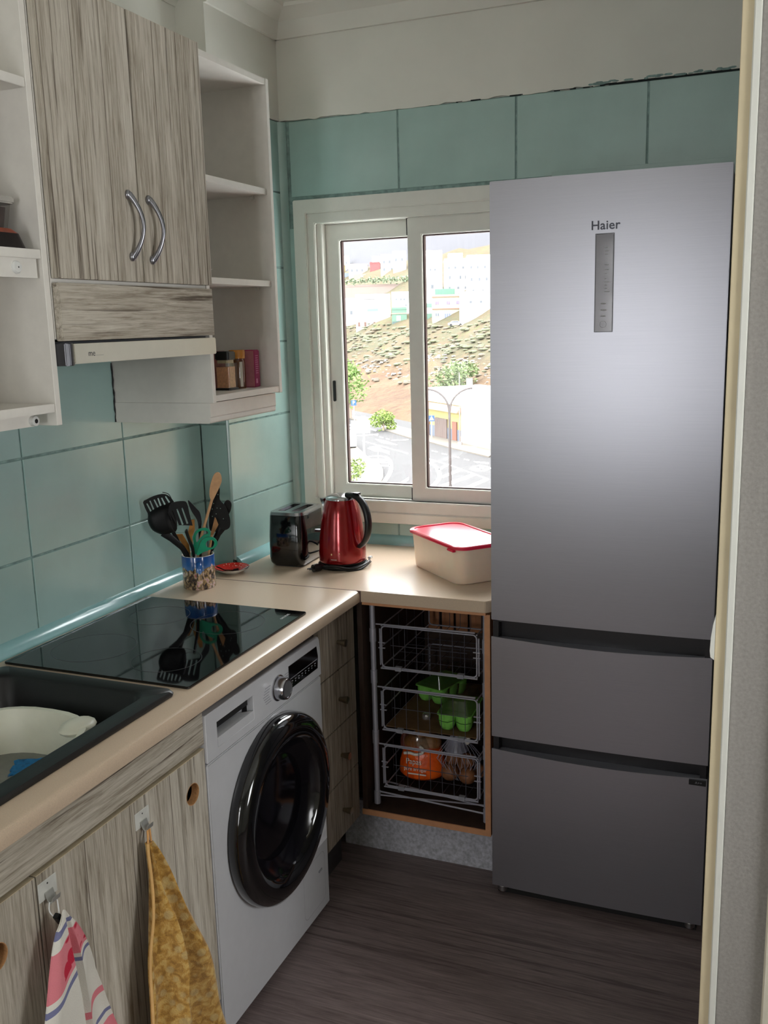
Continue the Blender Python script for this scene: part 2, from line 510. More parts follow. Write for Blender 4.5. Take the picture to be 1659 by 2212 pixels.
# ------------------------------------------------------------------ kitchen window
w1 = sroot('window_1', (.6, 0, 1.55))
def ring(x0, x1, z0, z1, t0, t1, tb, tt, y0, y1):
    b = MB()
    b.box(x0, x0+t0, y0, y1, z0, z1); b.box(x1-t1, x1, y0, y1, z0, z1)
    b.box(x0+t0, x1-t1, y0, y1, z0, z0+tb); b.box(x0+t0, x1-t1, y0, y1, z1-tt, z1)
    return b
def wring(poly_pairs, y0, y1, name, mat, parent, bevel=.003):
    (x0, x1, z0, z1), (a0, a1, c0, c1) = poly_pairs
    L = lambda x0, x1, z0, z1, y: [(x0, y, z0), (x1, y, z0), (x1, y, z1), (x0, y, z1)]
    b = MB().loft([L(x0, x1, z0, z1, y0), L(a0, a1, c0, c1, y0), L(a0, a1, c0, c1, y1), L(x0, x1, z0, z1, y1)], wrap=True)
    return b.build(name, mat, parent, bevel=bevel, world=True)
wring(((.147, 1.037, .984, 2.126), (.196, .990, 1.066, 2.079)), -.014, .03, 'architrave', PVC, w1)
wring(((.190, .996, 1.060, 2.085), (.2245, .962, 1.066, 2.045)), -.004, .07, 'track_frame', PVC, w1)
wring(((.220, .966, 1.060, 2.050), (.2435, .943, 1.068, 2.0435)), .012, .10, 'inner_track', PVC, w1, .002)
MB().box(.15, 1.036, -.020, -.012, .985, 1.024).build('sill_strip', PVC, w1, bevel=.003, world=True)
GASK = M('brown_gasket', (62, 42, 40), .5)
PANE = glass('window_pane_glass', (.97, .98, .98), .035)
def sash(x0, x1, y0, y1, st0, st1):
    s = wring(((x0, x1, 1.068, 2.0435), (x0+st0, x1-st1, 1.1145, 1.9865)), y0, y1, 'sash', PVC, w1, .0025)
    a, c = x0+st0, x1-st1
    ym = (y0+y1)/2
    wring(((a-.004, c+.004, 1.110, 1.991), (a+.0055, c-.0055, 1.1195, 1.9815)), ym-.006, ym+.010, 'gasket', GASK, s, 0)
    MB().box(a+.001, c-.001, ym, ym+.004, 1.1155, 1.9855).build('glass', PANE, s, world=True)
    return s
sl = sash(.2435, .60, .045, .080, .052, .034)
sr = sash(.566, .943, .012, .046, .052, .052)
MB().box(.561, .566, .018, .046, 1.988, 2.043).build('brush_seal', RUBBER, sr, world=True)
MB().box(.561, .566, .018, .046, 1.069, 1.113).build('brush_seal', RUBBER, sr, world=True)
sl_l = MB().prism(rrect(.2535, .2635, 1.418, 1.494, .0048), 'y', .039, .046).build('latch', BLACK, sl, world=True, bevel=.001)

# ================================================================== LEFT RUN
# worktop with rounded front edge, cut out round the sink
t = thing('worktop', 'long beige speckled worktop along the tiled left wall', 'worktop', (.3, -1.5, .868))
nose = [(.54, .868), (.617, .868), (.6215, .872), (.6225, .880), (.6225, .895), (.6195, .9025), (.612, HZ), (.54, HZ)]
b = MB().prism(nose, 'y', -2.75, -.6125)
b.box(0, .54, -1.512, -.6125, .868, HZ); b.box(0, .085, -2.32, -1.512, .868, HZ); b.box(0, .54, -2.75, -2.32, .868, HZ)
b.box(.520, .54, -2.32, -1.512, .868, HZ)
b.build('slab', COUNTER, t, world=True, smooth=40)
MB().box(.0, .6245, -.6125, -.610, .869, HZ+.0006).build('joint_strip', M('dark_joint_strip', (88, 62, 62), .4), t, world=True)
# corner worktop under the window
t = thing('worktop', 'beige speckled corner worktop under the window', 'worktop', (.6, -.3, .868))
b = MB()
b.prism([(0, -.61), (1.012, -.61), (1.022, -.60), (1.031, -.585), (1.031, 0), (.105, 0), (.105, -.4605), (0, -.4605)], 'z', .871, HZ)
b.build('slab', COUNTER, t, world=True, bevel=.0016)
MB().box(.626, 1.0125, -.6065, -.59, .8625, .871).build('lower_edge', MDF, t, world=True)

# induction hob
t = thing('hob', 'black glass hob set into the left worktop', 'hob', (.308, -1.161, HZ))
MB().prism(rrect(.043, .572, -1.456, -.866, .007), 'z', HZ+.0005, HZ+.0065).build('glass_plate', M('black_hob_glass', (5, 5, 6), .04, var=.02, spec=.5), t, world=True, bevel=.0012)
RING = M('hob_ring_print', (46, 46, 50), .3)
for x, y, r in ((.19, -1.30, .105), (.42, -1.32, .085), (.19, -1.02, .085), (.41, -1.02, .10)):
    MB().lathe([(r-.0012, HZ+.0066), (r, HZ+.0066), (r, HZ+.0068), (r-.0012, HZ+.0068)], (x, y, 0), 40, cap=False).build('zone_ring', RING, t, world=True)
e = text('brand_print', 'cecotec', .016, frame((.533-.308, -.925+1.161, .0067), (0, 1, 0), (-1, 0, 0)), M('silver_print', (190, 190, 190), .4), t, .0001)

# sink
t = thing('sink', 'black composite sink dropped into the left worktop', 'sink', (.31, -1.9, HZ))
def rl(x0, x1, y0, y1, r, z): return [(x, y, z) for x, y in rrect(x0, x1, y0, y1, r, 6)]
b = MB().loft([rl(.074, .560, -2.335, -1.489, .016, HZ+.0005), rl(.072, .562, -2.337, -1.487, .018, HZ+.006), rl(.076, .558, -2.333, -1.491, .02, HZ+.013),
               rl(.106, .520, -2.300, -1.528, .035, HZ+.014), rl(.112, .514, -2.295, -1.536, .04, HZ+.006), rl(.122, .504, -2.285, -1.548, .045, HZ-.17),
               rl(.15, .478, -2.26, -1.575, .05, HZ-.185)], cap=False)
b.add(rl(.15, .478, -2.26, -1.575, .05, HZ-.185), [tuple(range(28))])
b.build('basin', M('black_composite', (22, 20, 20), .42, var=.25, scale=300, bmp=.05), t, world=True, smooth=50)
MB().lathe([(.045, 0), (.045, .004), (.03, .006), (.0, .003)], (.31, -1.9, HZ-.185), 20).build('drain', CHROME, t, world=True)

# washing-up bowl in the sink with a blue cloth
t = thing('washing_up_bowl', 'white plastic washing-up bowl standing in the black sink', 'bowl', (.315, -1.825, HZ-.184))
def oval(rx, ry, z, n=36, k=2.6):
    p = []
    for i in range(n):
        a = 2*PI*i/n; c, s = math.cos(a), math.sin(a)
        p.append((rx*abs(c)**(2/k)*(1 if c >= 0 else -1), ry*abs(s)**(2/k)*(1 if s >= 0 else -1), z))
    return p
BOWL = M('cream_white_plastic', (226, 224, 206), .4, var=.03, sss=.1)
b = MB().loft([oval(.12, .17, .0), oval(.15, .20, .06), oval(.164, .214, .155), oval(.174, .224, .158), oval(.174, .224, .163), oval(.162, .212, .163), oval(.146, .196, .06), oval(.118, .168, .006)])
b.build('bowl_body', BOWL, t, smooth=50)
MB().loft([oval(.146, .196, .066), oval(.147, .197, .0665)]).build('dish_water', M('grey_dish_water', (120, 122, 116), .12, var=.1, scale=20), t)
MB().ell((.105, .178, .156), .035, .045, .015).build('grip', BOWL, t)
c = MB()
pts = [[(x*.02+.012*math.sin(y*1.7), y*.018, .010+.012*abs(math.sin(x*1.3+y*.9))+.01*abs(math.cos(y*1.1))) for y in range(-4, 5)] for x in range(-4, 5)]
sp = MB(Matrix.Translation((.338, -1.700, HZ-.120)) @ Matrix.Rotation(.5, 4, 'Z') @ Matrix.Scale(.5, 4))
sp.loft(pts, cap=False, closed=False)
top = [[(a, b_, z+.006) for a, b_, z in r] for r in pts]
sp.loft(top, cap=False, closed=False)
tag(sp.build('dish_cloth', M('blue_cloth', (40, 120, 176), .9, var=.25, scale=120, bmp=.4)), 'crumpled blue dish cloth in the white washing-up bowl', 'cloth')

# sink cabinet
t = thing('sink_cabinet', 'grey wood-effect base cabinet under the sink with round finger holes', 'cabinet', (.58, -2.0, .15))
b = MB(); b.box(.05, .578, -1.468, -1.4525, .12, .866); b.build('side_panel', DARK_IN, t, world=True)
MB().box(.05, .578, -2.72, -2.704, .12, .866).build('side_panel', DARK_IN, t, world=True)
MB().box(.05, .578, -2.704, -1.468, .12, .136).build('bottom_panel', DARK_IN, t, world=True)
MB().box(.05, .06, -2.704, -1.468, .136, .866).build('back_panel', DARK_IN, t, world=True)
MB().box(.582, .600, -2.72, -1.4515, .779, .864).build('fascia', WD_H2, t, world=True, bevel=.001)
MB().box(.10, .54, -2.72, -1.4525, 0, .12).build('plinth', M('grey_plinth', (120, 118, 120), .4), t, world=True)
EDGE = M('cream_board_edge', (206, 190, 160), .5)
def hole_door(y0, y1, z0, z1, hy, hz, mat):
    f0 = lambda a, c: (.582, a, c); f1 = lambda a, c: (.600, a, c)
    h = circle(hy, hz, .0245, 24)
    d = MB().plate([(y0, z0), (y1, z0), (y1, z1), (y0, z1)], [h], f0, f1).build('door', mat, t, world=True)
    MB().loft([[(x, a, c) for a, c in circle(hy, hz, r, 24)] for x, r in ((.5815, .0249), (.6003, .0249), (.6003, .0236), (.5815, .0236))], wrap=True).build('finger_hole_rim', M('bare_board_rim', (190, 140, 92), .7, var=.2, scale=200), d, world=True)
    MB().box(.583, .5995, y0, y1, z1, z1+.0012).build('top_edge', EDGE, d, world=True)
    return d
hole_door(-1.990, -1.4535, .13, .768, -1.5085, .685, WD_V2)
hole_door(-2.53, -1.9935, .13, .768, -2.094, .682, WD_V2)

# washing machine
t = thing('washing_machine', 'white front-loading washing machine with a black round door', 'washing machine', (.33, -1.157, .0))
MB().box(.03, .556, -1.452, -.860, .02, .846).build('cabinet_body', WHITE_APPL, t, bevel=.006, world=True)
MB().box(.556, .604, -1.4505, -.8605, .022, .726).build('front_panel', WHITE_APPL, t, bevel=.003, world=True)
MB().box(.10, .58, -1.44, -.87, .0, .02).build('base', RUBBER, t, world=True)
# control fascia with a rounded right end and a recessed detergent drawer
fp = [(-1.451, .730), (-.860, .730), (-.8605, .80), (-.866, .835), (-.872, .845), (-1.451, .845)]
hole = [(-1.404, .752), (-1.238, .752), (-1.238, .812), (-1.404, .812)]
fas = MB().plate(fp, [hole], lambda a, c: (.585, a, c), lambda a, c: (.606, a, c)).build('control_fascia', WHITE_APPL, t, world=True, bevel=.0015, seg=1)
d = MB(); d.box(.560, .570, -1.406, -1.236, .750, .814); d.loft([[(.6055, -1.404, .752), (.6055, -1.238, .752), (.6055, -1.238, .774), (.6055, -1.404, .774)], [(.572, -1.385, .764), (.572, -1.27, .764), (.572, -1.27, .774), (.572, -1.385, .774)]])
d.build('detergent_drawer', WHITE_APPL, t, world=True)
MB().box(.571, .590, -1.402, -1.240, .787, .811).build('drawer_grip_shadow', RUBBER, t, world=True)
MB().box(.5705, .574, -1.375, -1.265, .776, .779).build('drawer_slot', RUBBER, t, world=True)
kn = MB().lathe([(.034, .604), (.034, .609), (.030, .611), (.029, .628), (.027, .634), (.022, .635), (.019, .631), (.006, .629)], (0, -1.112, .785), 28, 'x').build('dial', CHROME, t, world=True)
MB().lathe([(.0225, .6345), (.020, .6335), (.012, .6322), (.001, .632)], (0, -1.112, .785), 24, 'x').build('dial_face', M('grey_dial_face', (130, 130, 134), .3, metal=.6), kn, world=True)
GREYPR = M('grey_print', (150, 150, 156), .5)
b = MB()
for i in range(7):
    z = .805-i*.0068
    for s in (-1, 1):
        yy = -1.112+s*(.052+.004*abs(i-3)*-1+.012)
        b.box(.606, .6063, yy-.014, yy+.014, z, z+.0022)
b.build('programme_print', GREYPR, t, world=True)
DISP = M('black_display', (5, 5, 7), .12, coat=.4)
ds = MB().prism([(-1.052, .757), (-.884, .757), (-.879, .79), (-.886, .821), (-1.052, .821)], 'x', .606, .6072).build('display', DISP, t, world=True)
b = MB(); b.box(.6072, .6075, -1.045, -.886, .7835, .7845)
for i in range(8):
    y = -1.04+i*.0195; b.box(.6072, .6075, y, y+.008, .775, .7765); b.box(.6072, .6075, y+.002, y+.005, .768, .771)
b.build('display_print', M('white_print', (190, 190, 196), .5), ds, world=True)
# door: fat black ring, dark bulging glass
RY, RZ = -1.150, .4755
dr = MB().lathe([(.238, .601), (.245, .612), (.2455, .628), (.240, .643), (.226, .652), (.205, .654), (.186, .650), (.176, .643), (.171, .634)], (0, RY, RZ), 64, 'x', cap=False).build('door_ring', BLACK_GLOSS, t, world=True, smooth=60)
MB().lathe([(.176, .641), (.168, .630), (.152, .616), (.136, .608)], (0, RY, RZ), 48, 'x', cap=False).build('glass_bowl', M('smoked_glass_bowl', (8, 7, 13), .16), dr, world=True, smooth=60)
MB().lathe([(.138, .607), (.132, .610), (.10, .616), (.05, .620), (.001, .621)], (0, RY, RZ), 48, 'x', cap=False).build('door_glass', M('dark_door_glass', (6, 5, 9), .12), dr, world=True, smooth=60)
MB().loft([[(.6425, RY+.2445*math.cos(a)*k, RZ+.2445*math.sin(a)*k) for k in (.95, .995)]+[(.630, RY+.2468*math.cos(a), RZ+.2468*math.sin(a))] for a in [(-.62+.05*i) for i in range(8)]], cap=False, closed=False).build('door_grip', M('purple_grey_grip', (96, 92, 116), .3), dr, world=True)
MB().box(.604, .6046, -.935, -.8635, .228, .318).build('pale_patch', M('white_patch', (240, 240, 246), .6), t, world=True)  # plain white rectangle low on the machine front
b = MB(); L = rrect(-1.02, -.885, .05, .205, .02)
b.loft([[(.6042, a, c) for a, c in L], [(.6042, (a+.9525)*.985-.9525, (c-.1275)*.985+.1275) for a, c in L]], cap=False)
b.build('filter_flap_seam', GREYPR, t, world=True)
MB().box(.604, .606, -.925, -.905, .150, .156).build('filter_flap_notch', GREYPR, t, world=True)

# narrow drawer unit between machine and corner
t = thing('drawer_unit', 'narrow grey wood-effect unit of four drawers right of the washing machine', 'drawers', (.58, -.73, .15))
MB().box(.06, .580, -.856, -.6135, .15, .866).build('carcass', DARK_IN, t, world=True)
MB().box(.06, .53, -.856, -.6135, 0, .15).build('plinth', M('dark_plinth', (60, 56, 58), .5), t, world=True)
KNOB = M('antique_nickel', (150, 140, 122), .3, metal=1)
DW = wood('grey_oak_drawers', 'z', [(90, 76, 65), (126, 113, 99), (154, 142, 127), (174, 163, 148), (58, 46, 38)], 7, plank=.06)
for z0, z1, kz in ((.6985, .8645, .783), (.5235, .6955, .606), (.3495, .5205, .428), (.168, .3465, .250)):
    d = MB().box(.582, .600, -.8555, -.6145, z0, z1).build('drawer_front', DW, t, world=True, bevel=.001)
    MB().lathe([(.006, .598), (.007, .607), (.0115, .626), (.0115, .628), (.001, .6285)], (0, -.735, kz), 16, 'x').build('knob', KNOB, d, world=True)

# corner cabinet with open front
t = thing('corner_cabinet', 'open-fronted corner base cabinet with orange board edges beside the fridge', 'cabinet', (.81, -.3, 0))
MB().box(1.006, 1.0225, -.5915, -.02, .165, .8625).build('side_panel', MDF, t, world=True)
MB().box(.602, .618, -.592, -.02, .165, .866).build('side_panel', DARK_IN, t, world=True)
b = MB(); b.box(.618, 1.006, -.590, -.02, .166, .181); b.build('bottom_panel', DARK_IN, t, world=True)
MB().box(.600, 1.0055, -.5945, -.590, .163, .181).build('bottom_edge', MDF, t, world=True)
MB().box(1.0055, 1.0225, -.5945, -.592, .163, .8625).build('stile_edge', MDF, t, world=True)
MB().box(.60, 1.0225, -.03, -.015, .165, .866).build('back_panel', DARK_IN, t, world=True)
PL = M('grey_speckled_plinth', (186, 186, 194), .45, var=.3, scale=90)
MB().box(.50, 1.0225, -.515, -.50, 0, .164).build('plinth', PL, t, world=True)
b = MB()
SLAT = M('warm_wood_slats', (170, 112, 72), .6, var=.15, scale=40)
for i in range(7):
    MB().box(.640+i*.052, .640+i*.052+.043, -.052, -.040, .615, .76).build('slat', SLAT, t, world=True, bevel=.002)

# pull-out wire rack and what lies in it
RACK = M('grey_chrome_wire', (196, 197, 210), .3, metal=.6, var=.05)
t = thing('pull_out_rack', 'chrome pull-out rack with three wire baskets in the open corner cabinet', 'rack', (.82, -.35, .185))
for x in (.6415, 1.0005):
    b = MB().tube([(x, -.565, .2), (x, -.565, .862)], .0085, 12); b.build('post', RACK, t, world=True)
    for z in (.215, .42, .62, .755):
        MB().lathe([(.0088, z-.022), (.0105, z-.021), (.0105, z+.021), (.0088, z+.022)], (x, -.565, 0), 12).build('collar', RACK, t, world=True)
MB().tube([(.6415, -.565, .235), (1.0, -.565, .219)], .0028, 6).tube([(.6415, -.565, .222), (1.0, -.50, .212)], .0028, 6).tube([(1.0, -.565, .243), (.6415, -.50, .238)], .0028, 6).build('base_wire', RACK, t, world=True)
CLIPM = M('grey_plastic_clip', (140, 140, 148), .5)
GRID = M('dark_grid_wire', (96, 96, 106), .4, metal=.6, var=.05)
def basket(zb, zt):
    x0, x1, y0, y1 = .668, .972, -.56, -.12
    b = MB()
    for yy in (y0, y1):
        L = [(x, yy, z) for x, z in rrect(x0, x1, zb, zt, .012, 3)]
        b.tube(L, .0026, 6, closed=True)
    b.tube([(x0-.003, y0-.004, zb-.003), (x1+.003, y0-.004, zb-.003)], .0026, 6)
    b.tube([(x0-.016, y0-.004, zt+.006), (x1-.004, y0-.004, zt+.008)], .0026, 6)
    for xx in (x0, x1):
        for z in (zb, (zb+zt)/2, zt): b.tube([(xx, y0, z), (xx, y1, z)], .0022, 6)
    for xx in (x0-.006, x1+.006):
        b.tube([(xx, y0+.002, zb+.005), (xx, y0+.002, zt-.01)], .0024, 6)
    o = b.build('basket', RACK, t, world=True)
    b = MB()
    for i in range(1, 8):
        x = x0+(x1-x0)*i/8
        b.tube([(x, y0, zt), (x, y0, zb), (x, y1, zb), (x, y1, zt)], .0011, 5)
    b.tube([(x0+.03, y0, (zb+zt)/2+.006), (x1-.03, y0, (zb+zt)/2+.006)], .0012, 5)
    for i in range(1, 6):
        y = y0+(y1-y0)*i/6
        b.tube([(x0, y, zt), (x0, y, zb), (x1, y, zb), (x1, y, zt)], .0011, 5)
    b.build('wire_grid', GRID, o, world=True)
    for x in (x0+.055, x1-.05): MB().box(x-.010, x+.010, y0-.008, y0+.006, zb-.007, zb+.006).build('clip', CLIPM, o, world=True)
    s = MB()
    for z in ((zb+zt)/2-.005, (zb+zt)/2+.012):
        for x in (x0, x1): s.box(x-.011, x+.011, y0-.002, y0+.003, z-.0012, z+.0012)
    s.build('stop', RACK, o, world=True)
for zb, zt in ((.653, .785), (.450, .582), (.257, .392)): basket(zb, zt)
MB().box(.672, .968, -.55, -.13, .4525, .4555).build('basket_liner', M('brown_paper_liner', (96, 70, 40), .8, var=.2), t, world=True)

# ================================================================== WALL UNITS
# cabinet over the hob
t = thing('wall_cabinet', 'grey wood-effect wall cabinet with two doors above the extractor', 'cabinet', (.175, -1.2, 1.68))
MB().box(.004, .328, -1.4975, -.9005, 1.68, 2.405).build('carcass', WH, t, world=True)
HANDLE = M('brushed_bow_handle', (150, 150, 156), .28, metal=1)
def bow_handle(y, z0, z1, lean, parent):
    pts = []
    for i in range(15):
        u = i/14.0
        bow = math.sin(PI*u)
        pts.append((.352+.004+.026*bow**.8, y+lean*(u-.5)+.012*bow, z0+(z1-z0)*u))
    rs = [(.0085-.0035*math.sin(PI*i/14)**.6, .0065-.0015*math.sin(PI*i/14)) for i in range(15)]
    b = MB().tube(pts, rs, 10)
    b.ell((.354, y-lean/2, z0), .007, .009, .011, 12, 8); b.ell((.354, y+lean/2, z1), .007, .009, .011, 12, 8)
    b.build('handle', HANDLE, parent, world=True, smooth=60)
d = MB().box(.330, .350, -1.4975, -1.2005, 1.806, 2.406).build('door', WD_V, t, world=True, bevel=.0012)
bow_handle(-1.243, 1.862, 2.000, 0, d)
d = MB().box(.330, .350, -1.1965, -.8995, 1.806, 2.406).build('door', wood('grey_oak_vertical_far', 'z', GREY_OAK, 3, plank=.098), t, world=True, bevel=.0012)
bow_handle(-1.165, 1.858, 1.996, 0, d)
MB().box(.330, .348, -1.4975, -.8985, 1.676, 1.797).build('drop_panel', WD_H, t, world=True, bevel=.0012)

# slide-out extractor
t = thing('extractor_hood', 'slim slide-out extractor with satin metal front bar under the wall cabinet', 'extractor', (.175, -1.2, 1.62))
MB().box(.006, .322, -1.492, -.904, 1.628, 1.674).build('housing', M('dark_grey_housing', (70, 72, 76), .4), t, world=True)
MB().box(.322, .352, -1.472, -.9, 1.6265, 1.6695).build('front_bar', M('champagne_bar', (222, 218, 202), .36, metal=.35, var=.02), t, world=True, bevel=.002)
MB().prism([(.318, -1.472), (.352, -1.472), (.356, -1.48), (.356, -1.49), (.350, -1.4985), (.318, -1.4985)], 'z', 1.6235, 1.671).build('end_cap', M('anthracite_cap', (62, 62, 66), .3, metal=.4), t, world=True, bevel=.0015)
text('brand_print', 'me', .019, frame((.3523-.175, -1.415+1.2, 1.6475-1.62), (0, 1, 0), (0, 0, 1)), M('dark_print', (60, 60, 64), .5), t, .0001)
MB().box(.352, .3523, -1.402, -1.375, 1.6425, 1.6432).build('brand_line', M('faint_print', (150, 150, 146), .5), t, world=True)

# open shelf unit right of the cabinet
t = thing('shelf_unit', 'white open wall shelf unit between the cabinet and the window', 'shelf', (.165, -.7, 1.44))
MB().box(.0, .330, -.8965, -.8805, 1.4925, 2.404).build('side_panel', WH, t, world=True, bevel=.0008, seg=1)
MB().box(.006, .330, -.5115, -.4955, 1.4925, 2.404).build('side_panel', WH, t, world=True, bevel=.0008, seg=1)
MB().box(.004, .328, -.8805, -.5115, 2.387, 2.403).build('top_panel', WH, t, world=True)
MB().box(.004, .328, -.8805, -.5115, 1.4955, 1.5125).build('bottom_panel', WH, t, world=True)
MB().box(.0025, .006, -.8805, -.5115, 1.51, 2.39).build('back_panel', WH, t, world=True)
for z in (2.080, 1.8135):
    s = MB().box(.008, .318, -.879, -.513, z, z+.0165).build('shelf', WH, t, world=True)
    MB().box(.262, .276, -.5225, -.5118, z-.011, z).build('shelf_pin', PVC, s, world=True, bevel=.003)
cp = [(.0, 1.4925), (.3195, 1.4925), (.3195, 1.455), (.3165, 1.452), (.318, 1.449), (.3175, 1.440), (.313, 1.4365), (.0, 1.4365)]
MB().prism(cp, 'y', -.8985, -.522).build('light_pelmet', WH, t, world=True)
b = MB(); b.tube([(.001+rnd.uniform(0, .003), -.8985, 1.437+i*.012) for i in range(15)], [rnd.uniform(.0012, .0035) for i in range(15)], 6)
b.build('silicone_bead', RUBBER, t, world=True)

# spices and tea on its bottom shelf
ZB = 1.5126
AMBER = glass('amber_glass', (.80, .62, .42), .10)
CLEAR = glass('clear_glass', (.96, .95, .92), .10)
t = thing('spice_jar', 'square glass jar of pale rice-like grains with a black lid, left of the coffee jar', 'jar', (.238, -.672, ZB))
MB().prism(rrect(-.028, .028, -.028, .028, .006), 'z', 0, .006).build('base', BLACK, t, bevel=.001)
MB().prism(rrect(-.021, .021, -.021, .021, .004), 'z', .007, .068).build('contents', M('peach_grains', (206, 152, 112), .7, var=.2, scale=160), t)
b = MB(); b.prism(rrect(-.026, .026, -.026, .026, .005), 'z', .006, .079); b.build('glass_body', CLEAR, t)
MB().prism(rrect(-.019, .019, -.019, .019, .006), 'z', .079, .088).build('neck', M('pale_neck', (176, 164, 130), .4), t)
MB().prism(rrect(-.024, .024, -.024, .024, .008), 'z', .088, .113).build('lid', BLACK, t, bevel=.003)
t = thing('coffee_jar', 'tall jar of brown powder with an orange lid, between black-lidded jar and pink box', 'jar', (.243, -.612, ZB))
MB().lathe([(.0195, .002), (.0205, .004), (.0205, .076), (.017, .084)], n=24).build('contents', M('brown_powder', (116, 70, 26), .8, var=.15, scale=200), t)
MB().lathe([(.0225, 0), (.0235, .003), (.0235, .080), (.021, .088), (.0215, .093)], n=24).build('glass_body', AMBER, t, smooth=50)
MB().lathe([(.0235, .090), (.024, .092), (.024, .113), (.023, .115), (.001, .1152)], n=24).build('lid', M('orange_lid', (196, 128, 40), .4), t, smooth=40)
LAB = M('off_white_label', (214, 206, 190), .7)
for a0, a1, z0, z1 in ((-2.6, -1.9, .012, .078), (-.75, -.35, .006, .080)):
    l0 = [(.0239*math.cos(a0+(a1-a0)*i/6), .0239*math.sin(a0+(a1-a0)*i/6)) for i in range(7)]
    MB().loft([[(x, y, z0) for x, y in l0], [(x, y, z1) for x, y in l0]], cap=False, closed=False).build('label', LAB, t)
t = thing('pink_packet', 'thin dull pink carton behind the coffee jar', 'box', (.185, -.632, ZB))
MB().box(-.02, .02, -.016, .016, 0, .113).build('carton', M('dusty_pink_card', (168, 104, 100), .6), t, bevel=.001)
t = thing('tea_box', 'magenta upright tea box at the right end of the bottom shelf', 'box', (.245, -.548, ZB), .12)
b = MB().box(-.03, .028, -.021, .021, 0, .113).build('carton', M('magenta_card', (166, 16, 92), .4), t, bevel=.0025)
MB().box(-.029, .027, -.0215, -.021, .002, .111).build('pale_side', M('mauve_card', (186, 120, 128), .5), t)
b = MB()
for i in range(9): b.box(.028, .0283, -.012, .010-rnd.uniform(0, .007), .094-i*.0065, .096-i*.0065)
b.box(.028, .0283, -.012, .000, .012, .026)
b.build('box_print', M('pink_print', (226, 150, 186), .6), t)
t = thing('white_dish', 'small white spouted dish on the middle shelf', 'dish', (.26, -.838, 1.8302))
MB().lathe([(.018, 0), (.02, .001), (.03, .020), (.032, .023), (.030, .023), (.019, .004), (.001, .003)], n=24).build('dish_body', WH, t, smooth=50)
MB().add([(.02, .022, .020), (.028, .012, .020), (.036, .034, .0245), (.022, .018, .010)], [(0, 1, 2), (0, 2, 3), (1, 3, 2), (0, 3, 1)]).build('spout', WH, t)

# open shelf unit left of the cabinet (only its right end is in view)
t = thing('shelf_unit', 'white open wall shelf unit at the left edge, left of the wood cabinet', 'shelf', (.16, -1.7, 1.5))
MB().box(.0, .3265, -1.5155, -1.4995, 1.4985, 2.404).build('side_panel', WH, t, world=True, bevel=.0008, seg=1)
MB().box(.0, .3265, -2.12, -2.104, 1.4985, 2.404).build('side_panel', WH, t, world=True)
MB().box(.0, .004, -2.104, -1.5155, 1.50, 2.40).build('back_panel', WH, t, world=True)
for z, xf in ((2.179, .325), (1.845, .325), (1.527, .325)):
    MB().box(.005, xf, -2.103, -1.516, z, z+.0185).build('shelf', WH, t, world=True, bevel=.0012)
MB().box(.306, .317, -2.103, -1.523, 1.806, 1.845).build('rail', WH, t, world=True)
MB().box(.280, .295, -2.103, -1.550, 1.500, 1.527).build('rail', WH, t, world=True)
CAPW = M('white_cover_cap', (216, 216, 212), .4)
MB().lathe([(.0135, .317), (.013, .320), (.010, .323), (.002, .3235)], (0, -1.583, 1.826), 20, 'x').build('cover_cap', CAPW, t, world=True)
MB().lathe([(.002, .3232), (.0015, .3238)], (0, -1.582, 1.826), 8, 'x').build('cap_hole', RUBBER, t, world=True)
MB().lathe([(.0105, .29), (.0105, .306), (.006, .307)], (0, -1.556, 1.512), 16, 'x').build('cover_cap', CAPW, t, world=True)
MB().lathe([(.0055, .3065), (.0045, .3075)], (0, -1.556, 1.512), 12, 'x').build('cap_hole', RUBBER, t, world=True)

t = thing('food_tray', 'flat dark food pack with red-brown rim under the clear box, left shelf', 'food pack', (.208, -1.606, 1.8638))
TRAY = M('black_tray', (26, 18, 18), .4, var=.4, scale=90)
MB().loft([[(x, y, 0) for x, y in rrect(-.105, .105, -.20, .0745, .02)], [(x, y, .030) for x, y in rrect(-.105, .100, -.20, .062, .02)]]).build('tray_body', TRAY, t)
MB().loft([[(x, y, .030) for x, y in rrect(-.105, .100, -.20, .062, .02)], [(x, y, .039) for x, y in rrect(-.10, .095, -.19, .055, .03)]]).build('rim', M('red_brown_film', (128, 50, 18), .35, var=.35, scale=60), t)
b = MB()
for y, z, w in ((-.09, .021, .014), (-.045, .011, .018), (-.03, .017, .012), (-.06, .004, .016)): b.box(.1048, .1062, y-w, y+w, z, z+.004)
b.build('tray_print', M('pale_print', (170, 160, 150), .6), t)
t = thing('food_box', 'clear plastic food box with clip lid and dark contents on the left shelf', 'box', (.20, -1.618, 1.9028))
MB().loft([[(x, y, .002) for x, y in rrect(-.07, .07, -.12, .075, .02)], [(x, y, .045) for x, y in rrect(-.075, .075, -.125, .080, .02)]]).build('contents', M('dark_beans', (52, 30, 26), .6, var=.5, scale=70), t)
MB().loft([[(x, y, .0) for x, y in rrect(-.075, .075, -.125, .08, .02)], [(x, y, .052) for x, y in rrect(-.082, .082, -.132, .087, .02)]]).build('box_body', glass('hazy_box_plastic', (.82, .80, .78), .10, .2), t)
MB().prism(rrect(-.088, .088, -.138, .093, .022), 'z', .052, .066).build('lid', M('milky_lid', (176, 172, 164), .4, alpha=1), t, bevel=.003)
MB().box(.084, .092, -.035, -.005, .022, .058).build('clip', M('milky_clip', (190, 190, 180), .4), t, bevel=.002)

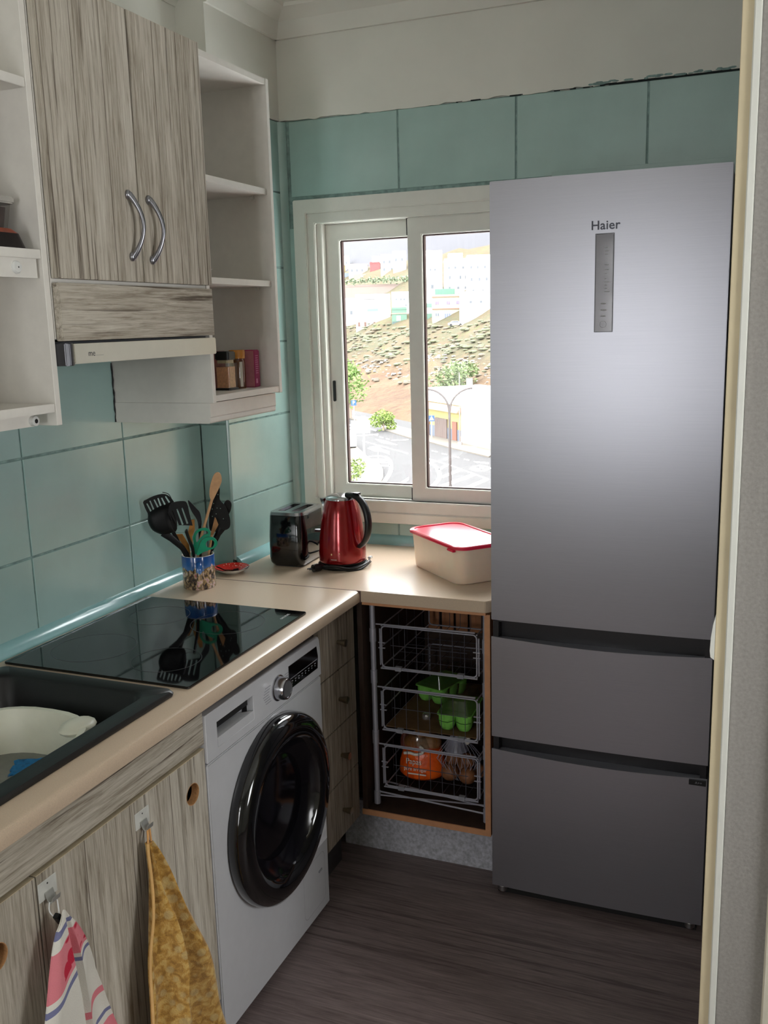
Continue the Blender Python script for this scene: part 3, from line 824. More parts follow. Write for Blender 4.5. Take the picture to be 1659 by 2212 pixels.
# ================================================================== FRIDGE
def steel():
    m = bpy.data.materials.new('brushed_steel'); n, l, b = nodes(m)
    v = coord(n, l, (6, 6, 2200))
    f = noise(n, l, v, 1.0, 3, .6)
    col = ramp(n, l, f, [(.3, lin((172, 172, 181))), (.7, lin((181, 181, 189)))])
    l.new(col, b.inputs['Base Color'])
    b.inputs['Metallic'].default_value = .92
    r = ramp(n, l, f, [(.3, (.36, .36, .36, 1)), (.7, (.38, .38, .38, 1))]); l.new(r, b.inputs['Roughness'])
    b.inputs['Anisotropic'].default_value = .55
    tg = n.new('ShaderNodeTangent'); tg.direction_type = 'RADIAL'; tg.axis = 'Z'
    l.new(tg.outputs[0], b.inputs['Tangent'])
    return m
STEEL = steel()
t = thing('fridge_freezer', 'tall brushed steel fridge freezer with two bottom drawers beside the window', 'fridge', (1.336, -.33, 0))
GREYM = M('grey_painted_metal', (96, 96, 104), .45)
MB().box(1.0395, 1.6325, -.585, -.03, .045, 2.042).build('body', GREYM, t, world=True, bevel=.004)
def bow(x0, x1, y, n=12, sag=.006):
    return [(x0+(x1-x0)*i/n, y+sag*(2*i/n-1)**2*1.0) for i in range(n+1)]
def door(name, z0, z1, handle_z=None):
    f = bow(1.0385, 1.6345, -.6435)
    poly = f+[(1.6345, -.588), (1.0385, -.588)]
    return MB().prism(poly, 'z', z0, z1).build(name, STEEL, t, world=True, bevel=.0016, seg=2, smooth=40)
d0 = door('door', .8635, 2.048)
def front(name, z0, z1):
    """drawer front with a scooped top edge"""
    f = bow(1.0385, 1.6345, -.6435)
    n = len(f)
    top = []
    lo = [(x, y, z0) for x, y in f]; hi = [(x, y, z1-.010*math.sin(PI*i/(n-1))) for i, (x, y) in enumerate(f)]
    bl = [(x, -.588, z0) for x, y in f]; bh = [(x, -.588, z1-.012) for i, (x, y) in enumerate(f)]
    b = MB().loft([lo, hi, bh, bl], closed=False, wrap=True)
    b.add(lo+hi+bl+bh, [(0, n, 3*n, 2*n), (n-1, 2*n-1, 4*n-1, 3*n-1)])
    return b.build(name, STEEL, t, world=True, smooth=40)
front('drawer_front', .5115, .8145); d2 = front('drawer_front', .035, .473)
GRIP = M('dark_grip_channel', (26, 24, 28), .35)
for z0, z1 in ((.8145, .8635), (.473, .5115)):
    b = MB(); b.box(1.045, 1.628, -.600, -.586, z0-.012, z1); g = b.build('grip_channel', GRIP, t, world=True)
    MB().box(1.042, 1.058, -.632, -.588, z0-.004, z1-.003).build('grip_end', GRIP, g, world=True); MB().box(1.615, 1.631, -.632, -.588, z0-.004, z1-.003).build('grip_end', GRIP, g, world=True)
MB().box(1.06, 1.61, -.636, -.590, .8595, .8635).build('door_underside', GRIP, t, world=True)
MB().box(1.05, 1.62, -.612, -.5, .001, .045).build('base_grille', RUBBER, t, world=True)
for x in (1.068, 1.604):
    MB().lathe([(.012, 0.018), (.014, .020), (.014, .034), (.012, .036)], (x, -.626, 0), 14).build('foot', STEEL_SATIN, t, world=True)
pan = MB().prism(rrect(1.3165, 1.360, 1.660, 1.9, .004), 'y', -.6455, -.640).build('control_panel', M('smoked_panel', (84, 82, 84), .25, metal=.5, coat=.3), t, world=True, bevel=.0006)
wring(((1.3150, 1.3615, 1.6585, 1.9015), (1.3168, 1.3597, 1.6603, 1.8997)), -.6462, -.640, 'panel_edge', M('dark_panel_edge', (44, 42, 48), .3), t, 0)
PR = M('panel_print', (150, 150, 150), .5)
b = MB()
rr = random.Random(3)
for i, z in enumerate((1.866, 1.858, 1.850, 1.824, 1.812, 1.803, 1.79, 1.782, 1.774, 1.766, 1.758)):
    b.box(1.340, 1.340+rr.uniform(.004, .012), -.6463, -.6456, z, z+.0016)
for z in (1.728, 1.712, 1.697): b.box(1.331, 1.331+rr.uniform(.010, .015), -.6463, -.6456, z, z+.003)
L = circle(1.3375, 1.678, .0085, 24); L2 = circle(1.3375, 1.678, .0077, 24)
b.loft([[(x, -.6463, z) for x, z in L], [(x, -.6463, z) for x, z in L2], [(x, -.6456, z) for x, z in L2], [(x, -.6456, z) for x, z in L]], wrap=True)
b.build('panel_print', PR, pan, world=True)
text('brand_letters', 'Haier', .031, frame((1.339-1.336, -.6440+.33, 1.9205), (1, 0, 0), (0, 0, 1)), M('dark_chrome_letters', (52, 52, 58), .25, metal=.7), d0, .0012, space=1.04, bold=.0004)
lb = MB().prism(rrect(1.588, 1.632, .4535, .4685, .001), 'y', -.6435, -.6395).build('energy_badge', BLACK, d2, world=True)
text('badge_print', 'A++', .010, frame((1.613-1.336, -.6440+.33, .461), (1, 0, 0), (0, 0, 1)), GREYPR, d2, .0001)

# ================================================================== ON THE WORKTOP
# toaster
t = thing('toaster', 'black two-slot toaster with chrome top beside the red kettle', 'toaster', (.268, -.322, HZ), .02)
TB = lambda k, z, dx=0: [(x*k, y*k, z) for x, y in rrect(-.062, .062, -.095, .095, .022, 5)]
MB().loft([TB(.92, .004), TB(1.0, .014), TB(1.03, .03), TB(1.02, .10), TB(.97, .170), TB(.94, .174)]).build('body', BLACK_GLOSS, t, smooth=50)
MB().loft([TB(.86, 0), TB(.86, .006)]).build('feet', RUBBER, t)
outer = rrect(-.060, .060, -.092, .092, .022, 5)
slots = [rrect(-.040, -.012, -.062, .068, .006, 2), rrect(.012, .040, -.062, .068, .006, 2)]
top = MB().plate(outer, slots, lambda a, c: (a, c, .174), lambda a, c: (a*.96, c*.97, .184)).build('top_plate', M('toaster_chrome', (176, 176, 180), .2, metal=1), t, smooth=40)
for s in slots:
    MB().loft([[(x, y, .183) for x, y in s], [(x, y, .12) for x, y in s]], cap=False).add([(x, y, .12) for x, y in s], [tuple(range(len(s)))]).build('slot', M('dark_slot_steel', (120, 116, 112), .3, metal=.9), top)
MB().tube([(.062, .06, .095), (.085, .06, .097)], .006, 8).build('lever', CHROME, t)
tag(MB().tube(smooth_loop([(.300, -.262, .918), (.335, -.300, .965), (.360, -.318, .972), (.385, -.29, .93), (.39, -.25, .910), (.36, -.20, .910), (.30, -.13, .910)], 4, False), .0032, 8).build('power_cord', RUBBER), 'black toaster cord looping between toaster and kettle', 'cord')

# kettle on its base
KRED = M('kettle_red_metallic', (146, 8, 16), .16, metal=.45, var=.04, coat=.6)
t = thing('kettle', 'shiny red electric kettle with black handle in front of the window', 'kettle', (.443, -.335, HZ+.019), -.35)
MB().lathe([(.0775, 0), (.0785, .006), (.0785, .03), (.0755, .075), (.070, .12), (.0625, .165), (.0545, .197), (.050, .208)], n=48).build('body', KRED, t, smooth=60)
MB().lathe([(.0505, .206), (.051, .210), (.047, .215), (.030, .222), (.012, .2245), (.001, .225)], n=40).build('lid', M('kettle_lid_chrome', (196, 196, 200), .12, metal=1), t, smooth=60)
MB().lathe([(.077, -.004), (.0785, .001), (.077, .001)], n=40).build('bottom_rim', RUBBER, t)
# spout: chrome wedge on the left front
a = 3.28
ca, sa = math.cos(a), math.sin(a)
def pol(r, w, z): return (r*ca-w*sa, r*sa+w*ca, z)
MB().add([pol(.051, -.028, .207), pol(.051, .028, .207), pol(.082, -.008, .203), pol(.082, .008, .203), pol(.0655, 0, .143), pol(.060, -.004, .150), pol(.060, .004, .150)],
         [(0, 2, 3, 1), (0, 4, 2), (1, 3, 4), (2, 4, 3), (0, 1, 4)]).build('spout', CHROME, t, smooth=30)
hp = smooth_loop([(.030, 0, .2235), (.062, 0, .2225), (.090, 0, .210), (.112, 0, .180), (.121, 0, .140), (.116, 0, .100), (.100, 0, .072), (.080, 0, .056)], 4, False)
n_ = len(hp)
MB().tube(hp, [(.0075+.004*math.sin(PI*min(1, i/n_*1.15)), .013) for i in range(n_)], 12, flat=(0, 0, 1)).build('handle', BLACK, t, smooth=60)
MB().box(.060, .085, -.010, .010, .2285, .2335).build('lid_button', BLACK, t, bevel=.002)
a = -1.18
m = frame((.0781*math.cos(a), .0781*math.sin(a), .017), (-math.sin(a), math.cos(a), 0), (0, 0, 1))
MB(m).box(-.010, .010, -.0008, .0008, .0, .0006).build('brand_line', M('silver_line', (200, 190, 190), .4), t)
for aa, z, sz in ((-1.28, .034, .0034), (-.93, .038, .0022)):
    m = frame((.0783*math.cos(aa), .0783*math.sin(aa), z), (-math.sin(aa), math.cos(aa), 0), (0, 0, 1))
    MB(m).ell((0, 0, 0), sz*.7, sz, .0006, 8, 6).build('paint_chip', M('cream_chip', (226, 206, 150), .5), t)
t = thing('electric_stand', 'black round powered stand with cord and plug under the red kettle', 'kettle stand', (.443, -.335, HZ))
MB().lathe([(.082, 0), (.084, .003), (.083, .010), (.074, .014)], n=40).build('base_disc', BLACK, t, smooth=50)
cr = M('black_cord', (24, 22, 22), .4)
cpts = [(.443+.092*math.cos(-1.9+i*.23), -.335+.092*math.sin(-1.9+i*.23), HZ+.006+.006*math.sin(i*.9)) for i in range(11)]
MB().tube(smooth_loop(cpts, 3, False), .0032, 8).tube(smooth_loop([(x+.004*math.sin(i), y-.006, z+.008) for i, (x, y, z) in enumerate(cpts)], 3, False), .0032, 8).build('power_cord', cr, t, world=True)
b = MB(Matrix.Translation((.397, -.435, HZ+.013)) @ Matrix.Rotation(-.5, 4, 'Z'))
b.lathe([(.0125, -.018), (.0125, .008), (.009, .018), (.004, .026)], (0, 0, 0), 14, 'y'); b.tube([(.006, -.018, 0), (.006, -.036, 0)], .0024, 8).tube([(-.006, -.018, 0), (-.006, -.036, 0)], .0024, 8)
pl = b.build('plug', BLACK, t, world=True)
MB(Matrix.Translation((.397, -.435, HZ+.0262)) @ Matrix.Rotation(-.5, 4, 'Z')).box(-.004, .004, -.010, -.008, 0, .0004).box(-.001, .001, -.008, -.002, 0, .0004).build('plug_mark', M('white_mark', (210, 210, 210), .5), pl, world=True)
MB().box(.513, .524, -.290, -.270, HZ+.014, HZ+.022).build('switch_tab', M('clear_tab', (210, 214, 214), .3), t, world=True, bevel=.002)

# storage box with red lid
t = thing('storage_box', 'translucent cream storage box with a bright red lid beside the fridge', 'box', (.838, -.308, HZ), -.746)
BXM = M('milky_plastic', (248, 224, 204), .3, var=.02, sss=.9, spec=.5)
BXM.node_tree.nodes['Principled BSDF'].inputs['Subsurface Radius'].default_value = (.09, .06, .045)
RR = lambda k, z, g=0: [(x*k, y*k, z) for x, y in rrect(-.170-g, .170+g, -.094-g, .094+g, .042, 6)]
MB().loft([RR(.90, 0), RR(.935, .006), RR(.985, .100), RR(1.0, .112), RR(1.005, .118), RR(.97, .118), RR(.955, .1), RR(.90, .010)]).build('box_body', BXM, t, smooth=50)
LIDM = M('red_lid_plastic', (226, 24, 66), .28, var=.03, sss=.1, coat=.7, coat_r=.2)
MB().loft([RR(1.0, .112, .003), RR(1.0, .113, .006), RR(1.0, .121, .006), RR(1.0, .124, .003), RR(.955, .124), RR(.945, .121)], cap=False).add(RR(.945, .121), [tuple(range(28))]).build('lid', LIDM, t, smooth=40)
MB().box(.112, .150, -.104, -.094, .106, .1125).build('lid_tab', LIDM, t, bevel=.001)
MB().box(.095, .125, .0, .0006, .1211, .1213).build('lid_scratch', M('dark_scratch', (120, 20, 40), .5), t)

# mug of utensils
MX, MY = .12, -.705
t = thing('photo_mug', 'tall mug with a city photo print holding the utensils', 'mug', (MX, MY, HZ), -.98)
def mug_mat():
    m = bpy.data.materials.new('city_photo_print'); n, l, b = nodes(m)
    v = coord(n, l)
    sp = n.new('ShaderNodeSeparateXYZ'); l.new(v, sp.inputs[0])
    z = n.new('ShaderNodeMapRange'); z.inputs[1].default_value = 0; z.inputs[2].default_value = .103; l.new(sp.outputs[2], z.inputs[0])
    sc = coord(n, l, (1, 1, .45))
    f = noise(n, l, sc, 42, 5, .6, .4)
    ad = n.new('ShaderNodeMath'); ad.operation = 'MULTIPLY_ADD'; l.new(f, ad.inputs[0]); ad.inputs[1].default_value = .55; l.new(z.outputs[0], ad.inputs[2])
    sky = ramp(n, l, z.outputs[0], [(.4, lin((110, 150, 200))), (.75, lin((34, 92, 160))), (1, lin((20, 70, 140)))])
    f2 = noise(n, l, coord(n, l, (1, 1, .6), (2, 1, 3)), 85, 4, .7)
    city = ramp(n, l, f2, [(.36, lin((18, 24, 40))), (.46, lin((92, 76, 66))), (.54, lin((190, 160, 110))), (.60, lin((206, 190, 196))), (.68, lin((190, 90, 70)))])
    k = n.new('ShaderNodeMath'); k.operation = 'GREATER_THAN'; l.new(ad.outputs[0], k.inputs[0]); k.inputs[1].default_value = .92
    l.new(mixc(n, l, k.outputs[0], city, sky), b.inputs['Base Color'])
    b.inputs['Roughness'].default_value = .15; b.inputs['Coat Weight'].default_value = .4
    return m
MUGM = mug_mat(); MUGW = M('white_ceramic', (222, 218, 208), .2, coat=.3)
MB().lathe([(.048, 0), (.0505, .003), (.0505, .1015), (.0498, .1035)], n=48, cap='lo').build('print_body', MUGM, t, smooth=50)
MB().lathe([(.0500, .1030), (.0490, .1045), (.0470, .1040), (.0462, .1), (.0455, .008), (.001, .007)], n=48, cap=False).build('inner_wall', MUGW, t, smooth=50)
hp = smooth_loop([(.048, 0, .086), (.066, 0, .088), (.079, 0, .078), (.081, 0, .052), (.078, 0, .026), (.066, 0, .014), (.048, 0, .016)], 4, False)
MB().tube(hp, [(.0048, .0085)]*len(hp), 12, flat=(1, 0, 0)).build('handle', MUGM, t, smooth=60)

AR = Vector((.833, .554, 0)); AN = Vector((-.554, .833, 0))
def at(a, off, z): return Vector((MX, MY, HZ))+AR*a+AN*off+Vector((0, 0, z))
NYLON = M('black_nylon', (7, 7, 8), .5, spec=.3)
OAKW = M('pale_wood_spoon', (206, 160, 116), .6, var=.1, scale=60)
OCHRE = M('oiled_wood', (168, 112, 40), .55, var=.2, scale=50)
def flat(name, outline, off, tilt, th, mat, parent, holes=(), sm=3, z0=None):
    """flat blade standing roughly upright; tilt leans the top away (metres per metre)"""
    o = smooth_loop(outline, sm) if sm else outline
    zb = min(z for a, z in outline)
    f = lambda d: (lambda a, z: at(a, off+d+tilt*(z-zb), z))
    return MB().plate(o, holes, f(-th/2), f(th/2)).build(name, mat, parent, smooth=50)
def slot(p, q, w):
    (a0, z0), (a1, z1) = p, q
    d = Vector((a1-a0, z1-z0)).normalized(); s = Vector((-d.y, d.x))*w
    return [(a0+s.x*.5, z0+s.y*.5), (a0-s.x*.2, z0-s.y*.2), (a1-s.x*.5, z1-s.y*.5), (a1+s.x*.5, z1+s.y*.5)][::-1]
def util(name, label, cat='utensil'):
    return thing(name, label, cat, (0, 0, 0), 0, 'utensils in the photo mug')
# slotted turner in front
t = util('slotted_turner', 'black slotted turner, foremost of the mug utensils, four long slots')
T1 = [(-.0754, .2703), (-.0617, .2858), (-.0322, .2882), (-.0211, .2799), (-.0159, .2466), (-.0095, .2132), (-.0134, .2024), (-.0277, .1956), (-.0489, .1938), (-.0653, .2016), (-.074, .2286)]
T1S = [((-.0665, .262), (-.0517, .2161)), ((-.0526, .2655), (-.0379, .2173)), ((-.0377, .2678), (-.024, .2197)), ((-.0780, .2585), (-.0710, .2317))]
flat('blade', T1, -.095, .05, .003, NYLON, t, [slot(p, q, .0055) for p, q in T1S])
MB().tube([at(-.030, -.093, .199), at(-.022, -.075, .165), at(-.014, -.055, .135), at(-.012, -.035, .105), at(-.006, .0, .02)], [(.008, .003), (.006, .004), (.006, .005), (.006, .005), (.006, .005)], 8).build('handle', NYLON, t)
# ladle
t = util('ladle', 'large black ladle with its round bowl facing front, leaning left')
L1 = [(-.1385, .241), (-.1334, .2538), (-.1094, .2675), (-.0731, .2761), (-.0580, .2578), (-.0560, .1982), (-.0749, .1869), (-.0942, .1839), (-.1087, .1871), (-.1288, .2007), (-.1387, .2234)]
o_ = smooth_loop(L1, 3); cx_ = sum(a for a, z in o_)/len(o_); cz_ = sum(z for a, z in o_)/len(o_)
lo = []
for k, dpt in ((1, 0), (.93, .012), (.78, .022), (.5, .028), (.1, .030)):
    lo.append([at(cx_+(a-cx_)*k, -.080-dpt*.6+.022, cz_+(z-cz_)*k) for a, z in o_])
MB().loft(lo).build('bowl', NYLON, t, smooth=60)
MB().tube([at(-.0984, -.06, .190), at(-.0739, -.058, .1702), at(-.0462, -.048, .1392), at(-.0325, -.032, .1132), at(-.02, -.0, .02)], [(.011, .004), (.010, .005), (.0085, .005), (.0075, .005), (.006, .005)], 8).build('handle', NYLON, t)
# second slotted turner behind
t = util('slotted_turner', 'black slotted turner leaning far left behind the ladle, its slots showing the tiles')
T2 = [(-.1497, .284), (-.1397, .2921), (-.118, .3017), (-.0924, .3067), (-.0758, .3013), (-.0621, .285), (-.0615, .2629), (-.1308, .2409), (-.1385, .2503)]
T2S = [((-.1395, .2801), (-.1277, .254)), ((-.1301, .2882), (-.1203, .2601)), ((-.1177, .2907), (-.1074, .267)), ((-.1063, .2944), (-.0991, .2709)), ((-.0957, .2948), (-.0866, .2734)), ((-.0841, .2985), (-.0731, .2791))]
flat('blade', T2, -.050, .0, .003, NYLON, t, [slot(p, q, .0052) for p, q in T2S], 2)
MB().tube(smooth_loop([at(-.0615, -.046, .263), at(-.066, -.04, .286), at(-.075, -.036, .303), at(-.092, -.036, .309)], 4, False), .0012, 6).build('wire_edge', NYLON, t)
MB().tube([at(-.10, -.05, .255), at(-.070, -.04, .19), at(-.036, -.01, .10), at(-.02, .01, .02)], [(.008, .003), (.006, .004), (.005, .004), (.005, .004)], 8).build('handle', NYLON, t)
# small dark spoon
t = util('serving_spoon', 'narrow grey-black spoon seen edge-on between turner and wooden spoon')
S1 = [(-.019, .271), (-.0137, .2684), (.0046, .2456), (.0147, .2313), (.0184, .2036), (.015, .1832), (.0084, .1836), (.0045, .2091), (-.0093, .2352), (-.0167, .2561)]
flat('blade', S1, .010, .0, .004, M('grey_black_nylon', (34, 33, 40), .3, coat=.2), t)
MB().tube([at(.012, .010, .19), at(.010, .012, .14), at(.004, .02, .03)], [(.005, .004)]*3, 8).build('handle', NYLON, t)
# wooden spoon
t = util('wooden_spoon', 'pale wooden spoon, tallest of the utensils in the mug')
Wd = [(.0756, .3564), (.0839, .3503), (.0864, .3367), (.0833, .3211), (.066, .2884), (.0539, .2699), (.0471, .2828), (.0486, .3075), (.0581, .3383), (.0666, .3524)]
flat('bowl', Wd, -.010, .02, .009, OAKW, t)
MB().tube([at(.0545, -.010, .277), at(.0331, -.010, .2157), at(.0116, -.008, .1532), at(.000, .0, .10), at(-.012, .0, .02)], .0042, 10).build('handle', OAKW, t)
# skimmer
t = util('skimmer', 'black perforated skimmer leaning right behind the wooden spoon')
K = [(.0488, .2615), (.0744, .301), (.0798, .2984), (.0779, .2665), (.0934, .2449), (.1039, .2143), (.1059, .191), (.1005, .174), (.0799, .1673), (.0464, .1674), (.0398, .1863), (.0431, .2229)]
flat('blade', K, .020, .02, .003, NYLON, t, [circle(a, z, .0018, 6)[::-1] for a, z in ((.058, .255), (.068, .240), (.053, .238), (.064, .222), (.078, .238), (.052, .215), (.073, .282), (.085, .205), (.088, .198))])
MB().tube([at(.0778, .02, .175), at(.0561, .02, .1435), at(.040, .02, .108), at(.015, .01, .02)], [(.012, .003), (.007, .004), (.0055, .0045), (.005, .004)], 8).build('handle', NYLON, t)
# small black spoon at the right
t = util('black_spoon', 'small oval black spoon, rightmost of the mug utensils')
flat('bowl', [(.0971, .2592), (.1072, .2593), (.1133, .2478), (.11, .2295), (.1037, .2184), (.0974, .2257), (.0897, .247)], .035, .0, .005, NYLON, t)
MB().tube([at(.103, .035, .222), at(.07, .033, .15), at(.036, .024, .09), at(.02, .015, .02)], [(.004, .003)]*4, 8).build('handle', NYLON, t)
# oiled spatulas
t = util('wooden_spatula', 'ochre wooden spatula behind the foremost turner')
flat('blade', [(-.013, .2123), (-.0031, .2132), (-.004, .182), (-.0119, .1619), (-.030, .155), (-.0262, .1718)], .0, .0, .005, OCHRE, t, (), 0)
MB().tube([at(-.018, .0, .165), at(-.014, .004, .09), at(-.010, .01, .02)], .004, 8).build('handle', OCHRE, t)
t = util('wooden_spatula', 'dark ochre wooden spatula between ladle and turner handles')
flat('blade', [(-.0617, .1701), (-.0421, .1698), (-.0246, .1353), (-.022, .105), (-.034, .105), (-.0442, .1379)], .0, .0, .005, OCHRE, t, (), 0)
MB().tube([at(-.028, .0, .110), at(-.02, .01, .02)], .004, 8).build('handle', OCHRE, t)
t = util('wooden_fork', 'short brown wooden spatula in front of the skimmer')
flat('blade', [(.0586, .2143), (.0618, .2118), (.0683, .1907), (.0484, .1553), (.0421, .1604), (.0516, .1896)], .005, .0, .005, M('tan_wood', (160, 116, 72), .6, var=.15, scale=60), t, (), 0)
MB().tube([at(.0465, .005, .16), at(.034, .01, .10), at(.022, .01, .02)], .004, 8).build('handle', OAKW, t)
# scissors
t = util('scissors', 'green-handled kitchen scissors at the front of the mug')
GREEN = M('green_handle', (16, 146, 108), .35)
G1 = [(-.0209, .1081), (-.0101, .1444), (-.011, .1649), (.0001, .1845), (.0179, .1911), (.0352, .1888), (.0421, .177), (.0392, .1647), (.0204, .1615), (.0074, .1454), (-.0024, .1087)]
G1H = [(-.0, .1482), (-.003, .1597), (.0005, .1742), (.0131, .1835), (.0304, .1819), (.0354, .174), (.0209, .1694), (.0082, .1578)]
G2 = [(-.0024, .1099), (.0058, .1386), (.0157, .1572), (.0314, .164), (.0487, .1617), (.0591, .1518), (.0606, .1403), (.0511, .1285), (.0355, .1239), (.0154, .1174)]
G2H = [(.0258, .144), (.0318, .1527), (.0417, .1547), (.0502, .1502), (.0507, .1399), (.0447, .1312), (.0348, .1304), (.0274, .1348)]
def ringplate(o, h, off, th, name):
    f = lambda d: (lambda a, z: at(a, off+d, z))
    MB().plate(smooth_loop(o, 3), [smooth_loop(h, 3)[::-1]], f(-th/2), f(th/2)).build(name, GREEN, t, bevel=.0014, smooth=50)
ringplate(G1, G1H, -.034, .008, 'handle_loop'); ringplate(G2, G2H, -.042, .008, 'handle_loop')
flat('blades', [(-.019, .112), (-.003, .112), (-.006, .03), (-.012, .012)], -.038, .0, .003, STEEL_SATIN, t, (), 0)

# plate
t = thing('spoon_rest', 'small red patterned saucer with white underside behind the mug', 'plate', (.130, -.527, HZ))
def plate_mat():
    m = bpy.data.materials.new('red_glaze_pattern'); n, l, b = nodes(m)
    v = coord(n, l)
    vo = n.new('ShaderNodeTexVoronoi'); vo.inputs['Scale'].default_value = 150; l.new(v, vo.inputs['Vector'])
    d = ramp(n, l, vo.outputs['Distance'], [(.20, lin((236, 214, 190))), (.26, lin((206, 40, 30)))])
    f = noise(n, l, v, 18, 2)
    k = ramp(n, l, f, [(.50, (0, 0, 0, 1)), (.54, (1, 1, 1, 1))])
    l.new(mixc(n, l, k, lin((200, 36, 28)), d), b.inputs['Base Color'])
    b.inputs['Roughness'].default_value = .12; b.inputs['Coat Weight'].default_value = .4
    return m
MB().lathe([(.028, 0), (.030, .002), (.052, .012), (.0565, .0175)], n=40, cap='lo').build('underside', MUGW, t, smooth=50)
MB().lathe([(.0565, .0176), (.0572, .0185), (.0562, .0192)], n=40, cap=False).build('dark_rim', M('dark_rim_line', (40, 24, 34), .3), t)
MB().lathe([(.0562, .0192), (.050, .0155), (.030, .007), (.001, .006)], n=40, cap=False).build('dish', plate_mat(), t, smooth=50)
b = MB(Matrix.Translation((0, -.02, .012)) @ Matrix.Rotation(.0, 4, 'Z'))
b.tube([(-.045, -.0, .008), (.0, .0, .0045), (.025, .006, .004)], .0018, 6); b.tube([(.018, .005, .0045), (.034, .010, .006)], .0032, 6)
tag(MB().tube([(.088, -.552, HZ+.022), (.120, -.556, HZ+.0135), (.150, -.548, HZ+.0135)], .0018, 6).tube([(.148, -.5485, HZ+.0145), (.163, -.541, HZ+.0165)], .0035, 6).build('dark_stirrer', NYLON), 'thin dark stirrer lying on the red saucer', 'utensil')
t['label'] = 'small red patterned saucer with white underside behind the mug'
MB().ell((.012, -.030, .0105), .022, .010, .0012, 12, 6).build('yellow_motif', M('yellow_motif', (216, 176, 84), .3), t)

# ================================================================== HOOKS AND TOWELS
TAPE = M('white_enamel', (206, 206, 200), .4)
def hook(y, z, label):
    t = thing('adhesive_hook', label, 'hook', (.600, y, z), 0, 'hooks on the sink cabinet doors')
    MB().box(.0001, .0022, -.023, .023, -.016, .020).build('plate', TAPE, t, bevel=.0008, seg=1)
    b = MB(); b.loft([[(x, yy, zz) for x, zz in ((.002, -.004), (.0035, -.004), (.0075, -.016), (.013, -.021), (.019, -.017), (.0205, -.008), (.0195, -.008), (.0175, -.015), (.013, -.0185), (.0085, -.0145), (.0045, -.002), (.002, -.002))] for yy in (-.010, .010)])
    b.build('prong', M('hook_metal', (190, 190, 186), .3, metal=.6), t)
    MB().lathe([(.0018, .0022), (.0012, .0028)], (0, 0, .012), 8, 'x').build('screw', RUBBER, t)
hook(-1.691, .722, 'white adhesive hook holding the ochre towel')
hook(-1.967, .732, 'white adhesive hook holding the red and white towel')

def cloth_grid(fn, nu, nv, th, mat, name, parent):
    """fn(u,v) -> point; thickened by th along +x"""
    g = [[Vector(fn(u/(nu-1), v/(nv-1))) for u in range(nu)] for v in range(nv)]
    vs, fs = [], []
    for r in g: vs += r
    for r in g: vs += [p-Vector((th, 0, 0)) for p in r]
    N = nu*nv
    for j in range(nv-1):
        for i in range(nu-1):
            a = j*nu+i
            fs.append((a, a+1, a+nu+1, a+nu)); fs.append((N+a, N+a+nu, N+a+nu+1, N+a+1))
    rim = [i for i in range(nu)]+[j*nu+nu-1 for j in range(1, nv)]+[(nv-1)*nu+i for i in range(nu-2, -1, -1)]+[j*nu for j in range(nv-2, 0, -1)]
    for k in range(len(rim)):
        a, b_ = rim[k], rim[(k+1) % len(rim)]
        fs.append((a, N+a, N+b_, b_))
    return MB().add(vs, fs).build(name, mat, parent, smooth=80)

def towel_mat():
    m = bpy.data.materials.new('ochre_terry'); n, l, b = nodes(m)
    v = coord(n, l)
    vo = n.new('ShaderNodeTexVoronoi'); vo.inputs['Scale'].default_value = 38; l.new(v, vo.inputs['Vector'])
    f = noise(n, l, v, 55, 4, .6, .6)
    base = ramp(n, l, f, [(.38, lin((146, 104, 34))), (.52, lin((182, 138, 60))), (.62, lin((200, 164, 92)))])
    k = ramp(n, l, vo.outputs['Distance'], [(.30, (1, 1, 1, 1)), (.42, (0, 0, 0, 1))])
    k2 = n.new('ShaderNodeMath'); k2.operation = 'MULTIPLY'; l.new(k, k2.inputs[0]); k2.inputs[1].default_value = .5
    l.new(mixc(n, l, k2.outputs[0], base, lin((196, 176, 124))), b.inputs['Base Color'])
    b.inputs['Roughness'].default_value = .95; b.inputs['Sheen Weight'].default_value = .3
    bump(n, l, b, noise(n, l, v, 400, 3), .6, .003)
    return m
t = thing('ochre_towel', 'ochre patterned terry towel hanging from the right hook', 'towel', (.62, -1.69, .70))
def och(u, v):
    """u across, v down; gathered at the loop, fanning out to the right"""
    z = .683-.60*v
    yl = -1.712-.135*v**.85
    yr = -1.702+.185*v**.85
    y = yl+(yr-yl)*u
    amp = .008+.040*min(1, v*2.2)
    rid = max(math.exp(-((u-c)/w)**2)*k for c, w, k in ((.03, .05, .35), (.36+.04*v, .085, 1.0), (.82, .14, .9)))
    x = .622+.020*min(1, v*4)+1.2*amp*rid+.012*v+.004*math.sin(v*14+u*9)*min(1, v*4)
    return (max(x, .606)-.62, y+.005*math.sin(v*11+u*9)+1.69, z-.70)
OT = towel_mat()
cloth_grid(och, 46, 46, .004, OT, 'cloth', t)
MB().tube([(p[0]-.62, p[1]+1.69, p[2]-.70) for p in smooth_loop([(.626, -1.711, .680), (.622, -1.704, .697), (.617, -1.697, .7045), (.614, -1.688, .7045), (.620, -1.694, .692), (.628, -1.703, .678)], 4, False)], .0022, 8).build('hanging_loop', M('tan_tape', (206, 152, 92), .8), t)
MB().tube([(p[0]+.002, p[1], p[2]) for p in [och(0, i/30) for i in range(31)]], .0032, 8).build('hem', M('light_hem', (214, 170, 108), .9), t)

